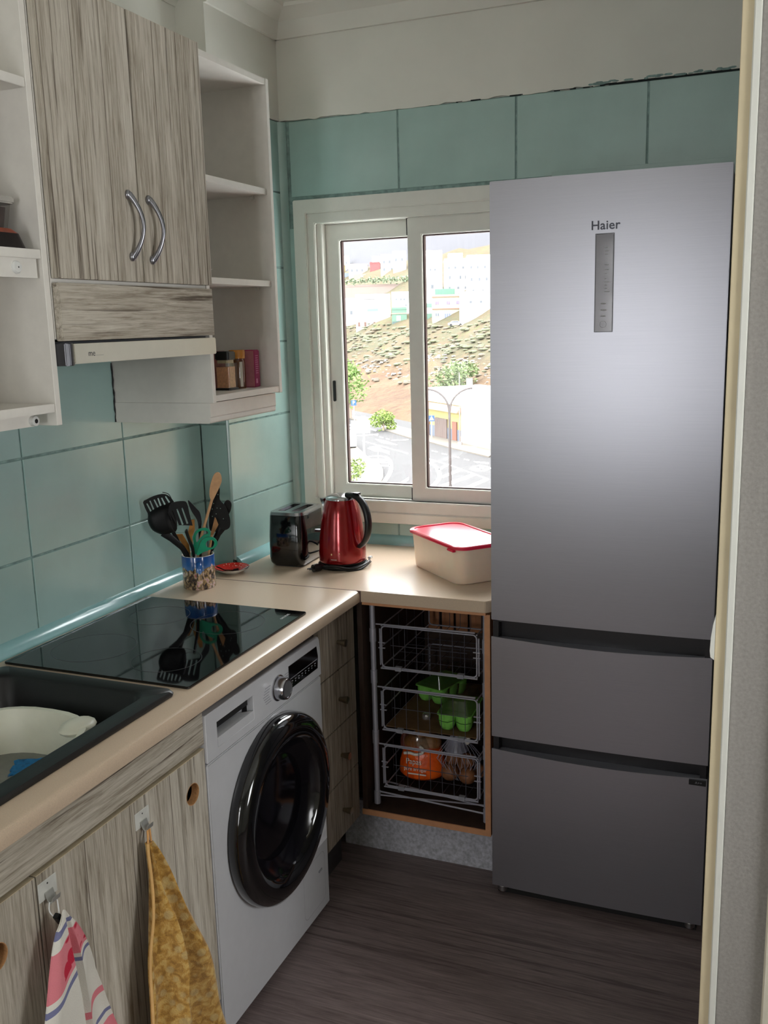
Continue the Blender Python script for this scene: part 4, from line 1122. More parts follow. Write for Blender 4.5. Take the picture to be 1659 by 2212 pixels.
def check_mat():
    m = bpy.data.materials.new('red_white_weave'); n, l, b = nodes(m)
    at_ = n.new('ShaderNodeAttribute'); at_.attribute_name = 'weave'
    sp = n.new('ShaderNodeSeparateXYZ'); l.new(at_.outputs['Vector'], sp.inputs[0])
    mo = n.new('ShaderNodeMath'); mo.operation = 'FRACT'; l.new(sp.outputs['Y'], mo.inputs[0])
    W_, R_, P_, B_ = lin((226, 222, 212)), lin((198, 30, 62)), lin((224, 130, 140)), lin((120, 122, 158))
    stripes = ramp(n, l, mo.outputs[0], [(0, W_), (.12, B_), (.15, W_), (.20, P_), (.23, P_), (.38, P_), (.41, W_), (.44, B_), (.47, W_), (.90, P_), (.96, W_)], 'CONSTANT')
    cb = n.new('ShaderNodeCombineXYZ'); l.new(sp.outputs['X'], cb.inputs[0]); l.new(sp.outputs['Z'], cb.inputs[1])
    vo = n.new('ShaderNodeTexVoronoi'); vo.inputs['Scale'].default_value = 9; l.new(cb.outputs[0], vo.inputs['Vector'])
    mot = ramp(n, l, vo.outputs['Distance'], [(.36, (1, 1, 1, 1)), (.40, (0, 0, 0, 1))])
    band = ramp(n, l, mo.outputs[0], [(0, (0, 0, 0, 1)), (.21, (1, 1, 1, 1)), (.38, (0, 0, 0, 1))], 'CONSTANT')
    k = n.new('ShaderNodeMath'); k.operation = 'MULTIPLY'; l.new(mot, k.inputs[0]); l.new(band, k.inputs[1])
    l.new(mixc(n, l, k.outputs[0], stripes, R_), b.inputs['Base Color'])
    b.inputs['Roughness'].default_value = .9
    v = coord(n, l)
    bump(n, l, b, noise(n, l, v, 500, 2), .5, .002)
    return m
t = thing('striped_towel', 'white tea towel with red and blue stripes hanging from the left hook', 'towel', (.62, -1.967, .70))
def wht(u, v):
    z = .692-.50*v
    yl = -1.990-.16*v**.6
    yr = -1.972+.19*v**.75
    y = yl+(yr-yl)*u
    f = min(1, v*3)
    x = .648+f*(.030*math.cos((u-.30)*PI*1.9)+.016*math.sin(u*9+1+v*2))+.006*math.sin(7*v)
    if u > .55: x -= .042*f*math.sin(min(1, (u-.55)/.18)*PI)
    return (max(x, .607)-.62, y+1.967, z-.70+.018*(1-v)*math.sin(PI*u))
WT = check_mat()
c = cloth_grid(wht, 50, 50, .003, WT, 'cloth', t)
me = c.data
a_ = me.attributes.new('weave', 'FLOAT_VECTOR', 'POINT')
for i, p in enumerate(me.vertices):
    y, z = p.co.y, p.co.z
    s = (-z*3.2 + y*.9 + .10)
    a_.data[i].vector = (y*3, s, z*3)
b = MB().tube([(p[0]-.62, p[1]+1.967, p[2]-.70) for p in smooth_loop([(.613, -1.978, .7155), (.616, -1.983, .701), (.626, -1.980, .690), (.626, -1.972, .693), (.618, -1.964, .708), (.615, -1.962, .7155)], 4, False)], .0012, 8)
b.build('string_loop', M('white_string', (222, 222, 220), .7), t)
MB(Matrix.Translation((.006, -.010, -.012)) @ Matrix.Rotation(.5, 4, 'X')).box(-.004, .008, -.005, .005, -.016, .008).box(.0, .014, -.003, .012, -.018, -.013).build('peg', BLACK, t, bevel=.0012)

# ================================================================== IN THE RACK
def egg_carton(loc, rot, label):
    t = thing('egg_carton', label, 'egg carton', loc, rot, 'egg cartons in the middle basket')
    G = M('lime_pulp', (126, 196, 84), .85, var=.1, scale=90, bmp=.4) if 'lime_pulp' not in bpy.data.materials else bpy.data.materials['lime_pulp']
    b = MB()
    for iy in range(3):
        for ix in range(2):
            cx, cy = (-.027+.054*ix), (-.054+.054*iy)
            b.loft([[(cx+x*k, cy+y*k, z) for x, y in rrect(-.0268, .0268, -.0268, .0268, .02, 4)] for k, z in ((.62, 0), (.86, .012), (.98, .03), (1.0, .052))])
    b.build('cups', G, t, smooth=60)
    MB().prism(rrect(-.056, .056, -.083, .083, .012), 'z', .0505, .054).build('flange', G, t)
    b = MB()
    b.tube([(-.054, -.0815, .036), (-.036, -.0835, .031), (-.020, -.0835, .030), (.0, -.0805, .036), (.020, -.0835, .030), (.036, -.0835, .029), (.054, -.0815, .034)], .0009, 5)
    b.build('ink_line', M('dark_green_ink', (24, 70, 24), .8), t)
    MB().loft([[(x, y, .0545) for x, y in rrect(-.053, .053, -.08, .08, .016)], [(x, y, .098) for x, y in rrect(-.044, .044, -.072, .072, .016)]]).build('clear_lid', glass('clear_lid_plastic', (.80, .80, .80), .07, .1), t)
egg_carton((.884, -.450, .4560), .06, 'lime green egg carton at the front right of the middle basket')
egg_carton((.762, -.262, .4560), -.30, 'lime green egg carton at the back of the middle basket')
tag(MB(Matrix.Translation((.775, -.46, .4620))).lathe([(.014, -.006), (.015, 0), (.013, .009), (.002, .010)], n=16).build('metal_lid', M('shiny_lid', (214, 210, 208), .25, metal=.8)), 'small shiny metal lid lying left of the front egg carton', 'lid')

# potato bag
BZ = .2595
t = thing('potato_bag', 'orange potato bag with white lettering in the bottom basket', 'bag', (.752, -.445, BZ))
def bagmat():
    m = bpy.data.materials.new('orange_film'); n, l, b = nodes(m)
    v = coord(n, l); f = noise(n, l, v, 25, 3)
    l.new(ramp(n, l, f, [(.3, lin((226, 78, 16))), (.7, lin((250, 108, 30)))]), b.inputs['Base Color'])
    b.inputs['Roughness'].default_value = .3; bump(n, l, b, f, .5, .01)
    return m
FILM = bagmat()
def blob(rx, ry, z, k, dx=0, ph=0): return [(dx+rx*math.cos(2*PI*i/28)*(1+k*math.sin(3*2*PI*i/28+ph)), ry*math.sin(2*PI*i/28)*(1+k*math.cos(4*2*PI*i/28+ph)), z) for i in range(28)]
MB().loft([blob(.068, .055, 0, .02), blob(.078, .066, .012, .03, 0, 1), blob(.076, .064, .045, .03, .002, 2), blob(.064, .055, .085, .04, .004, 3), blob(.058, .048, .098, .05, .004, 1)]).build('film', FILM, t, smooth=70)
POT = M('potato_skin', (176, 122, 66), .8, var=.25, scale=50)
for x, y, z, r in ((-.03, -.01, .108, .024), (.012, -.012, .106, .022), (.036, .0, .112, .026), (-.004, .02, .12, .026)):
    MB().ell((x, y, z), r*1.15, r, r, 14, 9).build('potato', POT, t)
CL = glass('cloudy_film', (.86, .84, .84), .14, .15)
MB().loft([blob(.060, .050, .096, .05, .004, 1), blob(.062, .048, .125, .09, .0, 2), blob(.044, .034, .150, .25, .004, .5), blob(.020, .014, .162, .3, .006, 1)]).build('clear_top', CL, t, smooth=70)
MB().tube(smooth_loop([(-.040, -.058, .088), (-.020, -.060, .092), (.0, -.058, .088), (.022, -.060, .098), (.022, -.056, .110), (.012, -.054, .116)], 4, False), .0048, 8).build('white_tie', WH, t)
MB().ell((-.058, .0, .10), .016, .02, .038, 12, 8).build('dark_fold', M('dark_red_film', (110, 60, 50), .4), t)
LETT = M('white_lettering', (236, 226, 216), .5)
def bag_text(body, z, size, cx, lean, sx=.92):
    m = frame((cx, -.0665+lean, z), (1, -.02, .03), (0, .10, 1))
    text('lettering', body, size, m, LETT, t, .0006, sx=sx)
bag_text('Papas', .066, .026, -.006, .001); bag_text('para arrugar', .042, .017, .0, -.0005)
MB(frame((.004, -.0672, .026), (1, -.02, .03), (0, .05, 1))).box(-.03, .032, -.0022, .0022, 0, .0006).build('small_print', LETT, t)

t = thing('net_bag', 'net bag of brown onions with grey top right of the potato bag', 'bag', (.882, -.445, BZ))
ON = M('onion_skin', (140, 92, 60), .5, var=.3, scale=60)
k_ = 0
for x, y, z, r in ((-.03, -.02, .028, .030), (.03, -.025, .027, .029), (.005, .02, .03, .031), (-.022, -.005, .072, .026), (.025, -.008, .07, .026), (-.045, .03, .028, .026), (.052, .02, .026, .025)):
    MB().ell((x, y, z), r, r, r*.92, 14, 9).build('onion', ON, t)
b = MB()
def netp(a, v):
    r = (.070*math.sin(min(1, v*1.25+.18)*PI/2)*(1-.0*v)) if v < .5 else .070*(1-((v-.5)/.5)**1.15*.82)
    return (r*1.05*math.cos(a)-.012*v, r*.92*math.sin(a), .001+v*.148)
for i in range(22):
    a = 2*PI*i/22
    b.tube([netp(a+.5*v/12, v/12) for v in range(0, 13)], .0008, 4)
    b.tube([netp(a-.4*v/12, v/12) for v in range(0, 9)], .0008, 4)
b.build('netting', M('pale_net', (170, 168, 184), .5), t)
MB().loft([[(x*k-.012, y*k, z) for x, y in circle(0, 0, .03, 16)] for k, z in ((1.3, .10), (1.05, .125), (.6, .148), (.35, .158))]).build('grey_sleeve', M('grey_film', (150, 150, 164), .4), t)
MB().ell((.022, -.005, .140), .012, .006, .02, 10, 8).build('white_tag', WH, t)

# ================================================================== OUTSIDE
GZ = -14.0
MARKS = [
    [(-48.58, 117.66), (-46.21, 115.75), (-43.16, 112.11), (-45.93, 113.57)] ,
    [(-45.79, 108.3), (-45.93, 110.34), (-41.92, 106.06), (-40.82, 103.44), (-42.82, 105.88), (-44.04, 106.14)] ,
    [(-50.64, 122.45), (-49.85, 121.69), (-49.66, 121.23), (-50.44, 121.97)] ,
    [(-48.94, 120.24), (-48.15, 119.52), (-47.92, 118.96), (-48.71, 119.67)] ,
    [(-47.38, 118.69), (-46.57, 117.88), (-46.31, 117.23), (-47.12, 118.02)] ,
    [(-49.6, 115.51), (-39.0, 105.0), (-38.74, 104.3), (-49.41, 115.08)] ,
    [(-45.85, 116.73), (-43.85, 118.0), (-43.65, 117.45), (-45.57, 116.21)] ,
    [(-53.33, 120.13), (-51.54, 122.3), (-50.46, 123.37), (-50.21, 122.77), (-51.24, 121.59), (-53.04, 119.56)] ,
    [(-36.9, 107.79), (-35.93, 107.11), (-35.74, 106.57), (-36.71, 107.24)] ,
    [(-34.92, 105.7), (-34.02, 104.95), (-33.87, 104.43), (-34.8, 105.26)] ,
    [(-32.66, 103.42), (-31.76, 102.71), (-31.63, 102.22), (-32.52, 102.91)] ,
    [(-30.83, 101.61), (-30.0, 100.93), (-29.88, 100.45), (-30.7, 101.12)] ,
    [(-31.4, 97.36), (-24.2, 88.53), (-24.03, 87.92), (-31.31, 96.9)] ,
    [(-34.83, 100.88), (-33.09, 99.12), (-31.41, 97.2), (-31.32, 96.74), (-33.27, 98.92), (-33.48, 97.73)] ,
    [(-31.27, 93.38), (-31.63, 96.76), (-30.98, 96.26), (-30.86, 93.03)] ,
    [(-29.44, 89.5), (-29.2, 93.83), (-28.42, 93.26), (-28.93, 88.12)] ,
    [(-27.78, 83.43), (-26.81, 91.26), (-26.07, 90.59), (-27.01, 83.31)] ,
    [(-25.07, 83.76), (-24.7, 88.22), (-24.01, 87.73), (-24.39, 83.92)] ,
    [(-61.46, 134.47), (-59.44, 134.75), (-59.0, 133.75), (-60.84, 133.19)] ,
    [(-59.37, 129.87), (-57.8, 130.82), (-57.02, 129.65), (-58.51, 128.29)] ,
    [(-55.17, 130.92), (-52.52, 127.81), (-52.26, 126.77), (-55.01, 129.94)] ,
    [(-58.44, 128.02), (-56.25, 125.61), (-56.07, 124.83), (-57.93, 126.71)] ,
    [(-41.77, 99.39), (-39.65, 99.65), (-39.09, 98.65), (-41.12, 98.32)] ,
    [(-39.78, 97.41), (-38.54, 97.5), (-38.12, 96.52), (-39.13, 96.39)] ,
    [(-38.66, 95.28), (-37.56, 95.35), (-37.24, 94.39), (-38.13, 94.28)] ,
    [(-32.02, 83.54), (-32.51, 87.79), (-31.92, 86.25), (-31.62, 83.64)] ,
    [(-29.17, 99.93), (-27.23, 99.27), (-26.96, 98.29), (-28.53, 99.0)] ,
]
CURVES = [
    [(-33.84, 98.06), (-32.63, 96.15), (-31.56, 94.07), (-29.94, 90.08), (-28.99, 86.92), (-28.28, 83.01)] ,
    [(-42.7, 100.97), (-41.98, 101.83), (-40.83, 101.61), (-39.25, 99.3), (-37.7, 95.88), (-35.55, 90.25), (-33.69, 83.6)] ,
]
ROUNDEL = [(-25.99, 95.27), (-25.86, 94.5), (-25.9, 93.83), (-26.11, 93.34), (-26.45, 93.11), (-26.88, 93.17), (-27.34, 93.51), (-27.75, 94.09), (-28.05, 94.82), (-28.2, 95.6), (-28.17, 96.3), (-27.96, 96.81), (-27.61, 97.06), (-27.16, 96.99), (-26.69, 96.62), (-26.28, 96.01)]
ISLAND = [(-55.79, 122.0), (-55.49, 123.34), (-51.16, 116.63), (-47.88, 109.46), (-44.2, 103.24), (-41.99, 99.61), (-39.34, 96.35), (-36.85, 91.43), (-35.22, 87.52), (-33.89, 83.55), (-34.12, 80.14), (-40.08, 78.72), (-62.9, 120.85)]
FARPAVE = [(-72.67, 143.69), (-65.3, 144.59), (-62.42, 141.54), (-56.39, 135.94), (-50.86, 127.39), (-47.64, 123.31), (-44.43, 119.54), (-39.82, 115.2), (-35.76, 110.67), (-28.35, 103.22), (-28.63, 109.07), (-30.38, 110.19), (-35.51, 115.96), (-42.3, 122.31), (-48.27, 129.83), (-54.39, 136.22), (-61.31, 145.08), (-66.82, 147.97)]
AX = Vector((.705, -.709, 0)); NX = Vector((.709, .705, 0))
def P3(a, n, z): 
    p = AX*a+NX*n
    return (p.x, p.y, z)
ASPH = M('pale_asphalt', (38, 35, 35), .9, var=.08, scale=.6)
PAINT = M('road_paint', (240, 240, 240), .8, var=.02)
CONC = M('pale_concrete', (84, 77, 69), .9, var=.05, scale=2)
st = MB().box(-175, 70, 25, 190, GZ-.3, GZ).build('street', ASPH); struct(st)
for p in MARKS:
    MB().prism(p, 'z', GZ, GZ+.03).build('road_marking', PAINT, st)
def ribbon(pts, w, z0, z1):
    pts = smooth_loop(pts, 4, False); L = []
    for i, p in enumerate(pts):
        q = Vector(pts[min(i+1, len(pts)-1)])-Vector(pts[max(i-1, 0)]); q.normalize()
        s = Vector((-q.y, q.x))*w/2; p = Vector(p)
        L.append([(p.x+s.x, p.y+s.y, z0), (p.x-s.x, p.y-s.y, z0), (p.x-s.x, p.y-s.y, z1), (p.x+s.x, p.y+s.y, z1)])
    return MB().loft(L)
for c in CURVES: ribbon(c, .45, GZ, GZ+.03).build('road_marking', PAINT, st)
cx = sum(x for x, y in ROUNDEL)/16; cy = sum(y for x, y in ROUNDEL)/16
MB().loft([[(x, y, GZ+.03) for x, y in ROUNDEL], [(cx+(x-cx)*.8, cy+(y-cy)*.8, GZ+.03) for x, y in ROUNDEL], [(cx+(x-cx)*.8, cy+(y-cy)*.8, GZ) for x, y in ROUNDEL], [(x, y, GZ) for x, y in ROUNDEL]], wrap=True).build('road_marking', PAINT, st)
text('speed_number', '40', 2.6, frame((cx, cy, GZ+.01), (.79, .61, 0), (-.61, .79, 0)), PAINT, st, .02)
struct(MB().prism(ISLAND, 'z', GZ, GZ+.16).build('traffic_island', CONC))
struct(MB().prism(FARPAVE, 'z', GZ, GZ+.15).build('pavement', CONC))

# hillside
def hh(n):
    pts = [(-1000, -14), (62, -14), (75, -9.5), (100, 1.7), (160, 28), (260, 50), (400, 60), (3000, 60)]
    for (a, b_), (c, d) in zip(pts, pts[1:]):
        if n < c: return b_+(d-b_)*(n-a)/(c-a)
    return 60
def hill_z(a, n):
    z = hh(n)
    k = max(0, min(1, (n-62)/15))
    return z+k*(.5*math.sin(a*.21+n*.13)+.35*math.sin(n*.5-a*.09)+.25*math.sin(a*.6+1))
def hill_mat():
    m = bpy.data.materials.new('dry_hillside'); n, l, b = nodes(m)
    v = coord(n, l, (1, 1, 1.6))
    f = noise(n, l, v, .09, 5, .6, .3); f2 = noise(n, l, v, .8, 5, .65)
    mx = n.new('ShaderNodeMath'); mx.operation = 'MULTIPLY_ADD'; l.new(f2, mx.inputs[0]); mx.inputs[1].default_value = .45
    h = n.new('ShaderNodeMath'); h.operation = 'MULTIPLY'; l.new(f, h.inputs[0]); h.inputs[1].default_value = .55; l.new(h.outputs[0], mx.inputs[2])
    low = ramp(n, l, mx.outputs[0], [(.36, lin((67, 52, 43))), (.46, lin((77, 61, 48))), (.54, lin((85, 69, 54))), (.64, lin((73, 67, 48)))])
    hi = ramp(n, l, mx.outputs[0], [(.36, lin((62, 58, 49))), (.46, lin((70, 68, 52))), (.54, lin((77, 66, 53))), (.64, lin((68, 75, 47)))])
    sp = n.new('ShaderNodeSeparateXYZ'); l.new(coord(n, l), sp.inputs[0])
    k = n.new('ShaderNodeMapRange'); k.inputs[1].default_value = -9; k.inputs[2].default_value = -4; l.new(sp.outputs[2], k.inputs[0])
    l.new(mixc(n, l, k.outputs[0], low, hi), b.inputs['Base Color'])
    b.inputs['Roughness'].default_value = 1; b.inputs['Specular IOR Level'].default_value = .1
    bump(n, l, b, f2, .8, .6)
    return m
HILL = hill_mat()
vs, fs = [], []
na, nn = 90, 80
for j in range(nn):
    n_ = 58+(j/(nn-1))**1.3*95
    for i in range(na):
        a_ = -520+i*(560/(na-1))
        vs.append(P3(a_, n_, hill_z(a_, n_)-(.3 if n_ < 62 else 0)))
for j in range(nn-1):
    for i in range(na-1):
        q = j*na+i; fs.append((q, q+1, q+na+1, q+na))
struct(MB().add(vs, fs).build('hillside', HILL, smooth=180))
# low scrub and field stones: too many to count
def clumps(name, label, cat, mat, spots, seed):
    r = random.Random(seed); b = MB()
    for a, n, s in spots:
        x, y, z = P3(a, n, hill_z(a, n))
        for k in range(2):
            b.ell((x+r.uniform(-s, s)*.6, y+r.uniform(-s, s)*.6, z+.15*s), s*r.uniform(.6, 1.1), s*r.uniform(.6, 1.1), s*r.uniform(.25, .45), 6, 5)
    o = b.build(name, mat, smooth=180); o['kind'] = 'stuff'; return tag(o, label, cat)
r = random.Random(11)
SCR = M('scrub_green', (78, 80, 60), .95, var=.3, scale=.6); SCR2 = M('scrub_brown', (82, 74, 61), .95, var=.3, scale=.6)
clumps('hill_scrub', 'low green scrub dotted over the upper hillside', 'scrub', SCR, [(r.uniform(-330, -100), 80+18*r.random()**.8, r.uniform(.3, .95)) for i in range(700)], 1)
clumps('hill_scrub', 'low brown dry scrub over the hillside', 'scrub', SCR2, [(r.uniform(-330, -100), r.uniform(72, 98), r.uniform(.25, .8)) for i in range(700)], 2)
STN = M('field_stone', (130, 124, 118), .95, var=.25, scale=1.2)
sp_ = []
for i in range(420): sp_.append((r.uniform(-330, -100), 78.2+1.1*math.sin(i)+r.gauss(0, .9), r.uniform(.15, .5)))
for i in range(160): sp_.append((r.uniform(-175, -120), 83.5+r.gauss(0, .8), r.uniform(.15, .5)))
clumps('field_stones', 'broken line of pale field stones across the hillside', 'stones', STN, sp_, 3)
# mountain beyond
MT = M('hazy_mountain', (43, 42, 47), 1, var=.05, scale=.01)
vs, fs = [], []
prof = [(0, 0), (.35, 60), (.6, 110), (.8, 150), (1, 190)]
for j in range(12):
    for i in range(50):
        a_ = -2100+i*50; n_ = 150+j*42
        z = 24+j*30+6*math.sin(a_*.012+j)+4*math.sin(a_*.05+j*2)+10*math.sin(a_*.004)
        vs.append(P3(a_, n_, z))
for j in range(11):
    for i in range(49):
        q = j*50+i; fs.append((q, q+1, q+51, q+50))
struct(MB().add(vs, fs).build('mountain', MT, smooth=180))

# houses on the slope
HROT = math.atan2(.34, .94)
GLZ = M('house_window', (62, 66, 72), .4)
HM = {}
def hmat(c):
    if c not in HM: HM[c] = M('render_%d_%d_%d' % c, c, .9, var=.02, scale=.5)
    return HM[c]
WHT = (226, 226, 224)
def house(label, x, y, z, w, h, col, wins=(), deep=4.5, drop=3, name='house', extra=None, parapet=True):
    t = thing(name, label, 'house' if name == 'house' else 'wall', (x, y, z), HROT)
    MB().box(-w/2, w/2, 0, deep, -drop, h).build('wall', hmat(col), t)
    if parapet: MB().box(-w/2-.08, w/2+.08, -.08, deep, h-.35, h-.2).box(-w/2, w/2, 0, .2, h, h+.25).build('roof_edge', hmat(tuple(int(c*.94) for c in col)), t)
    for wx, wz, ww, wh in wins:
        f = MB().box(wx-ww/2, wx+ww/2, -.06, .05, wz, wz+wh).build('window', hmat((116, 116, 120)), t)
        MB().box(wx-ww/2+.08, wx+ww/2-.08, -.08, -.05, wz+.08, wz+wh-.08).build('pane', GLZ, f)
    if extra: extra(t)
    return t
def patch(t, name, x0, x1, z0, z1, col, y0=-.12): return MB().box(x0, x1, y0, .05, z0, z1).build(name, hmat(col), t)
W = lambda *xs, z=1.2, w=.8, h=1.1: [(x, z, w, h) for x in xs]
house('white tower-like house at far left on the skyline', -183.2, 409.3, 25.5, 4.6, 6.3, WHT, W(-1, 1.1, z=3))
house('yellow house at far left below the tower house', -177.4, 391.6, 22.3, 4.5, 4.6, (126, 108, 62))
house('pinkish white long house between yellow and red houses', -155.9, 362.3, 20.2, 7.8, 4.9, (124, 112, 108), W(-2.5, -.5, 1.6, z=2))
house('red-walled house beside the big white block', -143.9, 351.1, 20.4, 3.9, 4.3, (116, 58, 58))
house('broad white block right of the red house', -131.5, 333.5, 18.5, 5.2, 7.6, WHT, W(-1.4, .6, z=4.5)+W(-1.4, 1.4, z=1.8))
house('tall white block next to the window bar', -122.3, 321.5, 17.8, 4.6, 8.3, WHT, W(-1.2, .9, z=5))
house('small white house behind the red house', -150.6, 370.5, 24, 4.4, 4.2, WHT)
house('blue-grey low wall house below the yellow house', -163.9, 365.9, 19.2, 7.4, 2.9, (90, 98, 106), parapet=False)
house('brown low wall house below the pinkish house', -147.2, 344.8, 17.8, 6.0, 2.5, (104, 94, 88), parapet=False)
house('long brown retaining wall under the row of shrubs', -119.5, 285.4, 7.9, 23.0, 5.6, (108, 94, 88), name='retaining_wall', deep=2)
house('white house with stepped roof at the left edge of the pane', -112.4, 252.5, -.8, 6.4, 9.4, WHT, W(-1.5, 1.2, z=5))
def ex(t):
    patch(t, 'green_awning', -1.6, 1.4, 5.0, 5.7, (84, 106, 94))
    for x in (-3.9, -2.2, .3, 2.1): patch(t, 'brown_shutter', x-.3, x+.3, 1.0, 2.2, (84, 62, 54))
    patch(t, 'red_garage_door', 2.9, 4.3, .9, 2.3, (112, 68, 56))
    MB().box(2.2, 3.8, 2, 5, 7.9, 9.2).build('roof_hut', hmat(WHT), t)
    MB().box(-4.6, 1.5, -.05, .05, 8.1, 8.35).build('roof_rail', hmat((84, 82, 82)), t)
house('long white house with green awning and a red garage door', -99.8, 241.6, -.2, 9.4, 9.3, WHT, (), extra=ex)
house('white house with small windows over the green-fronted house', -89.8, 236.8, 3.9, 4.8, 5.4, WHT, W(-1.2, .0, .9, z=3.4, w=.5, h=.6)+W(1.3, z=1.9, w=.5, h=.5))
def ex(t):
    patch(t, 'cornice', -2, 2, 2.75, 3.05, (116, 106, 90)); patch(t, 'white_window', -.7, .3, 1.1, 2.3, (232, 236, 236)); patch(t, 'dark_base', -1.8, 1.8, -.4, .9, (62, 74, 73), -.1)
house('green-fronted house beside the window bar', -88.0, 230.7, 1.0, 3.8, 4.2, (74, 98, 85), (), extra=ex)
house('tall white block at the left of the right pane', -85.5, 251.3, 7, 4.6, 13.4, WHT, W(-.9, .3, z=8.2, w=.5, h=.7)+W(-.5, z=3.5))
def ex(t): patch(t, 'green_band', -.8, .8, 4.0, 5.0, (84, 108, 96)); patch(t, 'green_base', -.8, .8, 1.0, 2.6, (78, 102, 90))
house('narrow white and green house left of the cream house', -76.1, 220.2, 1.0, 1.7, 7.2, WHT, (), extra=ex)
house('white house with many small windows above the cream house', -74.1, 236.1, 6.2, 6.4, 10.8, WHT, W(-2.0, -.4, 1.6, z=8.4, w=.55, h=.7)+W(-1.8, .9, 2.3, z=5.9, w=.55, h=.9)+W(-1.9, .3, 2.2, z=3.4, w=.6, h=.7))
house('white block of flats at the fridge edge of the pane', -65.3, 225.7, 5.7, 5.6, 11.2, WHT, W(-1.8, -.2, 1.5, z=8.2, w=.5, h=.7)+W(-1.7, .2, 1.9, z=5.3, w=.55, h=.8)+W(-1.3, 1.0, z=2.6, w=.6, h=.7))
def ex(t): patch(t, 'dark_window', -.5, .2, 1.2, 2.1, (84, 66, 60))
house('pale yellow house on the skyline of the right pane', -87.0, 275.6, 14.5, 4.4, 6.6, (134, 132, 118), W(1.2, z=3, w=.6, h=.7), extra=ex)
def ex(t):
    patch(t, 'cornice', -3.6, 3.6, 5.95, 6.2, (112, 84, 72), -.25); patch(t, 'cornice', -3.6, 3.6, 3.2, 3.42, (112, 78, 66), -.25)
    for x in (-2.4, .2, 2.5):
        f = patch(t, 'window', x-.45, x+.45, 4.3, 5.1, (112, 102, 118)); 
        for s in (-.22, .22): MB().box(x+s-.17, x+s+.17, -.15, -.11, 4.4, 5.0).build('pane', hmat((94, 86, 106)), f)
    f = patch(t, 'door', -.9, .9, 1.0, 2.6, (124, 126, 134))
    for s in (-.5, .0, .5): MB().box(s-.18, s+.18, -.15, -.11, 1.1, 2.2).build('pane', hmat((82, 88, 106)), f)
    patch(t, 'blue_lintel', -.9, .9, 2.62, 2.85, (102, 114, 130))
    f = patch(t, 'window', -2.9, -1.9, 1.6, 2.4, (116, 118, 122)); MB().box(-2.8, -2.5, -.15, -.11, 1.7, 2.3).box(-2.3, -2.0, -.15, -.11, 1.7, 2.3).build('pane', GLZ, f)
house('cream two-storey house with red-brown cornices and violet windows', -69.5, 214.0, 1.2, 7.1, 6.3, (138, 133, 114), (), extra=ex)
house('green roof-terrace wall above the cream house', -76.0, 232.0, 7.4, 5.0, 2.3, (72, 100, 86), (), parapet=False, drop=1, deep=2.5)
house('white low house right of the cream house', -60.3, 205.8, 1.4, 6.6, 6.4, WHT, W(-1.0, 1.3, z=4, w=.6, h=.6))

# car on the slope
t = thing('car', 'pale silver car parked before the cream house', 'car', (-64.1, 203.2, hill_z(.705*-64.1-.709*203.2, .709*-64.1+.705*203.2)+.15), HROT)
CARM = M('silver_paint', (196, 200, 200), .3, metal=.3)
sec = [(-1.7, .25), (1.7, .25), (1.72, .62), (1.0, .72), (.55, 1.12), (-.75, 1.14), (-1.3, .74), (-1.72, .66)]
MB().prism(sec, 'y', -.75, .75).build('body', CARM, t, bevel=.06)
MB().prism([(-1.05, .76), (.85, .74), (.5, 1.07), (-.7, 1.08)], 'y', -.77, .77).build('side_windows', GLZ, t)
for x in (-1.05, 1.05):
    for y in (-.72, .72): MB().lathe([(.28, -.09), (.30, -.05), (.30, .05), (.28, .09)], (x, y, .28), 14, 'y').build('wheel', RUBBER, t)

# roadside workshop: yellow front, white gable
BR = math.atan2(-.709, .705)
bo = AX*-111.7+NX*56.3
t = thing('workshop', 'low roadside workshop with a yellow front, brown doors and white side block', 'building', (bo.x, bo.y, GZ), BR)
YEL = hmat((134, 124, 72))
MB().box(-6.9, 5.0, .2, 10, -.5, 5.4).build('yellow_front', YEL, t)
MB().box(-6.9, 5.05, .12, .3, -.3, 1.6).build('grey_base', hmat((74, 80, 90)), t)
MB().box(-7, 5.1, -.1, 9, 4.9, 6.6).build('parapet', hmat((238, 236, 226)), t)
MB().prism([(-.9, 3.95), (.15, 4.05), (.15, 4.75), (-.2, 4.75)], 'x', -7, 5.1).build('tiled_ledge', hmat((114, 80, 64)), t)
g = MB().box(-3.2, .4, .0, .25, -.2, 2.75).build('garage_door', hmat((86, 73, 68)), t)
for i in range(12): MB().box(-3.2+i*.3, -3.2+i*.3+.24, -.04, .02, -.1, 2.7).build('slat', hmat((86, 73, 68)), g)
MB().box(2.0, 3.25, .0, .25, -.2, 2.6).build('door', hmat((96, 60, 46)), t)
MB().box(-6.6, -5.2, .0, .25, -.2, 2.6).build('door', hmat((96, 60, 46)), t)
MB().box(5.1, 34, -.2, 13, -.5, 7.0).build('white_block', hmat(WHT), t)
MB().box(5.2, 34, -.5, -.2, -.5, .9).build('low_wall', hmat((122, 112, 100)), t)
MB().box(1.5, 2.1, 2.5, 3.1, 5.4, 8.1).build('chimney', hmat(WHT), t)

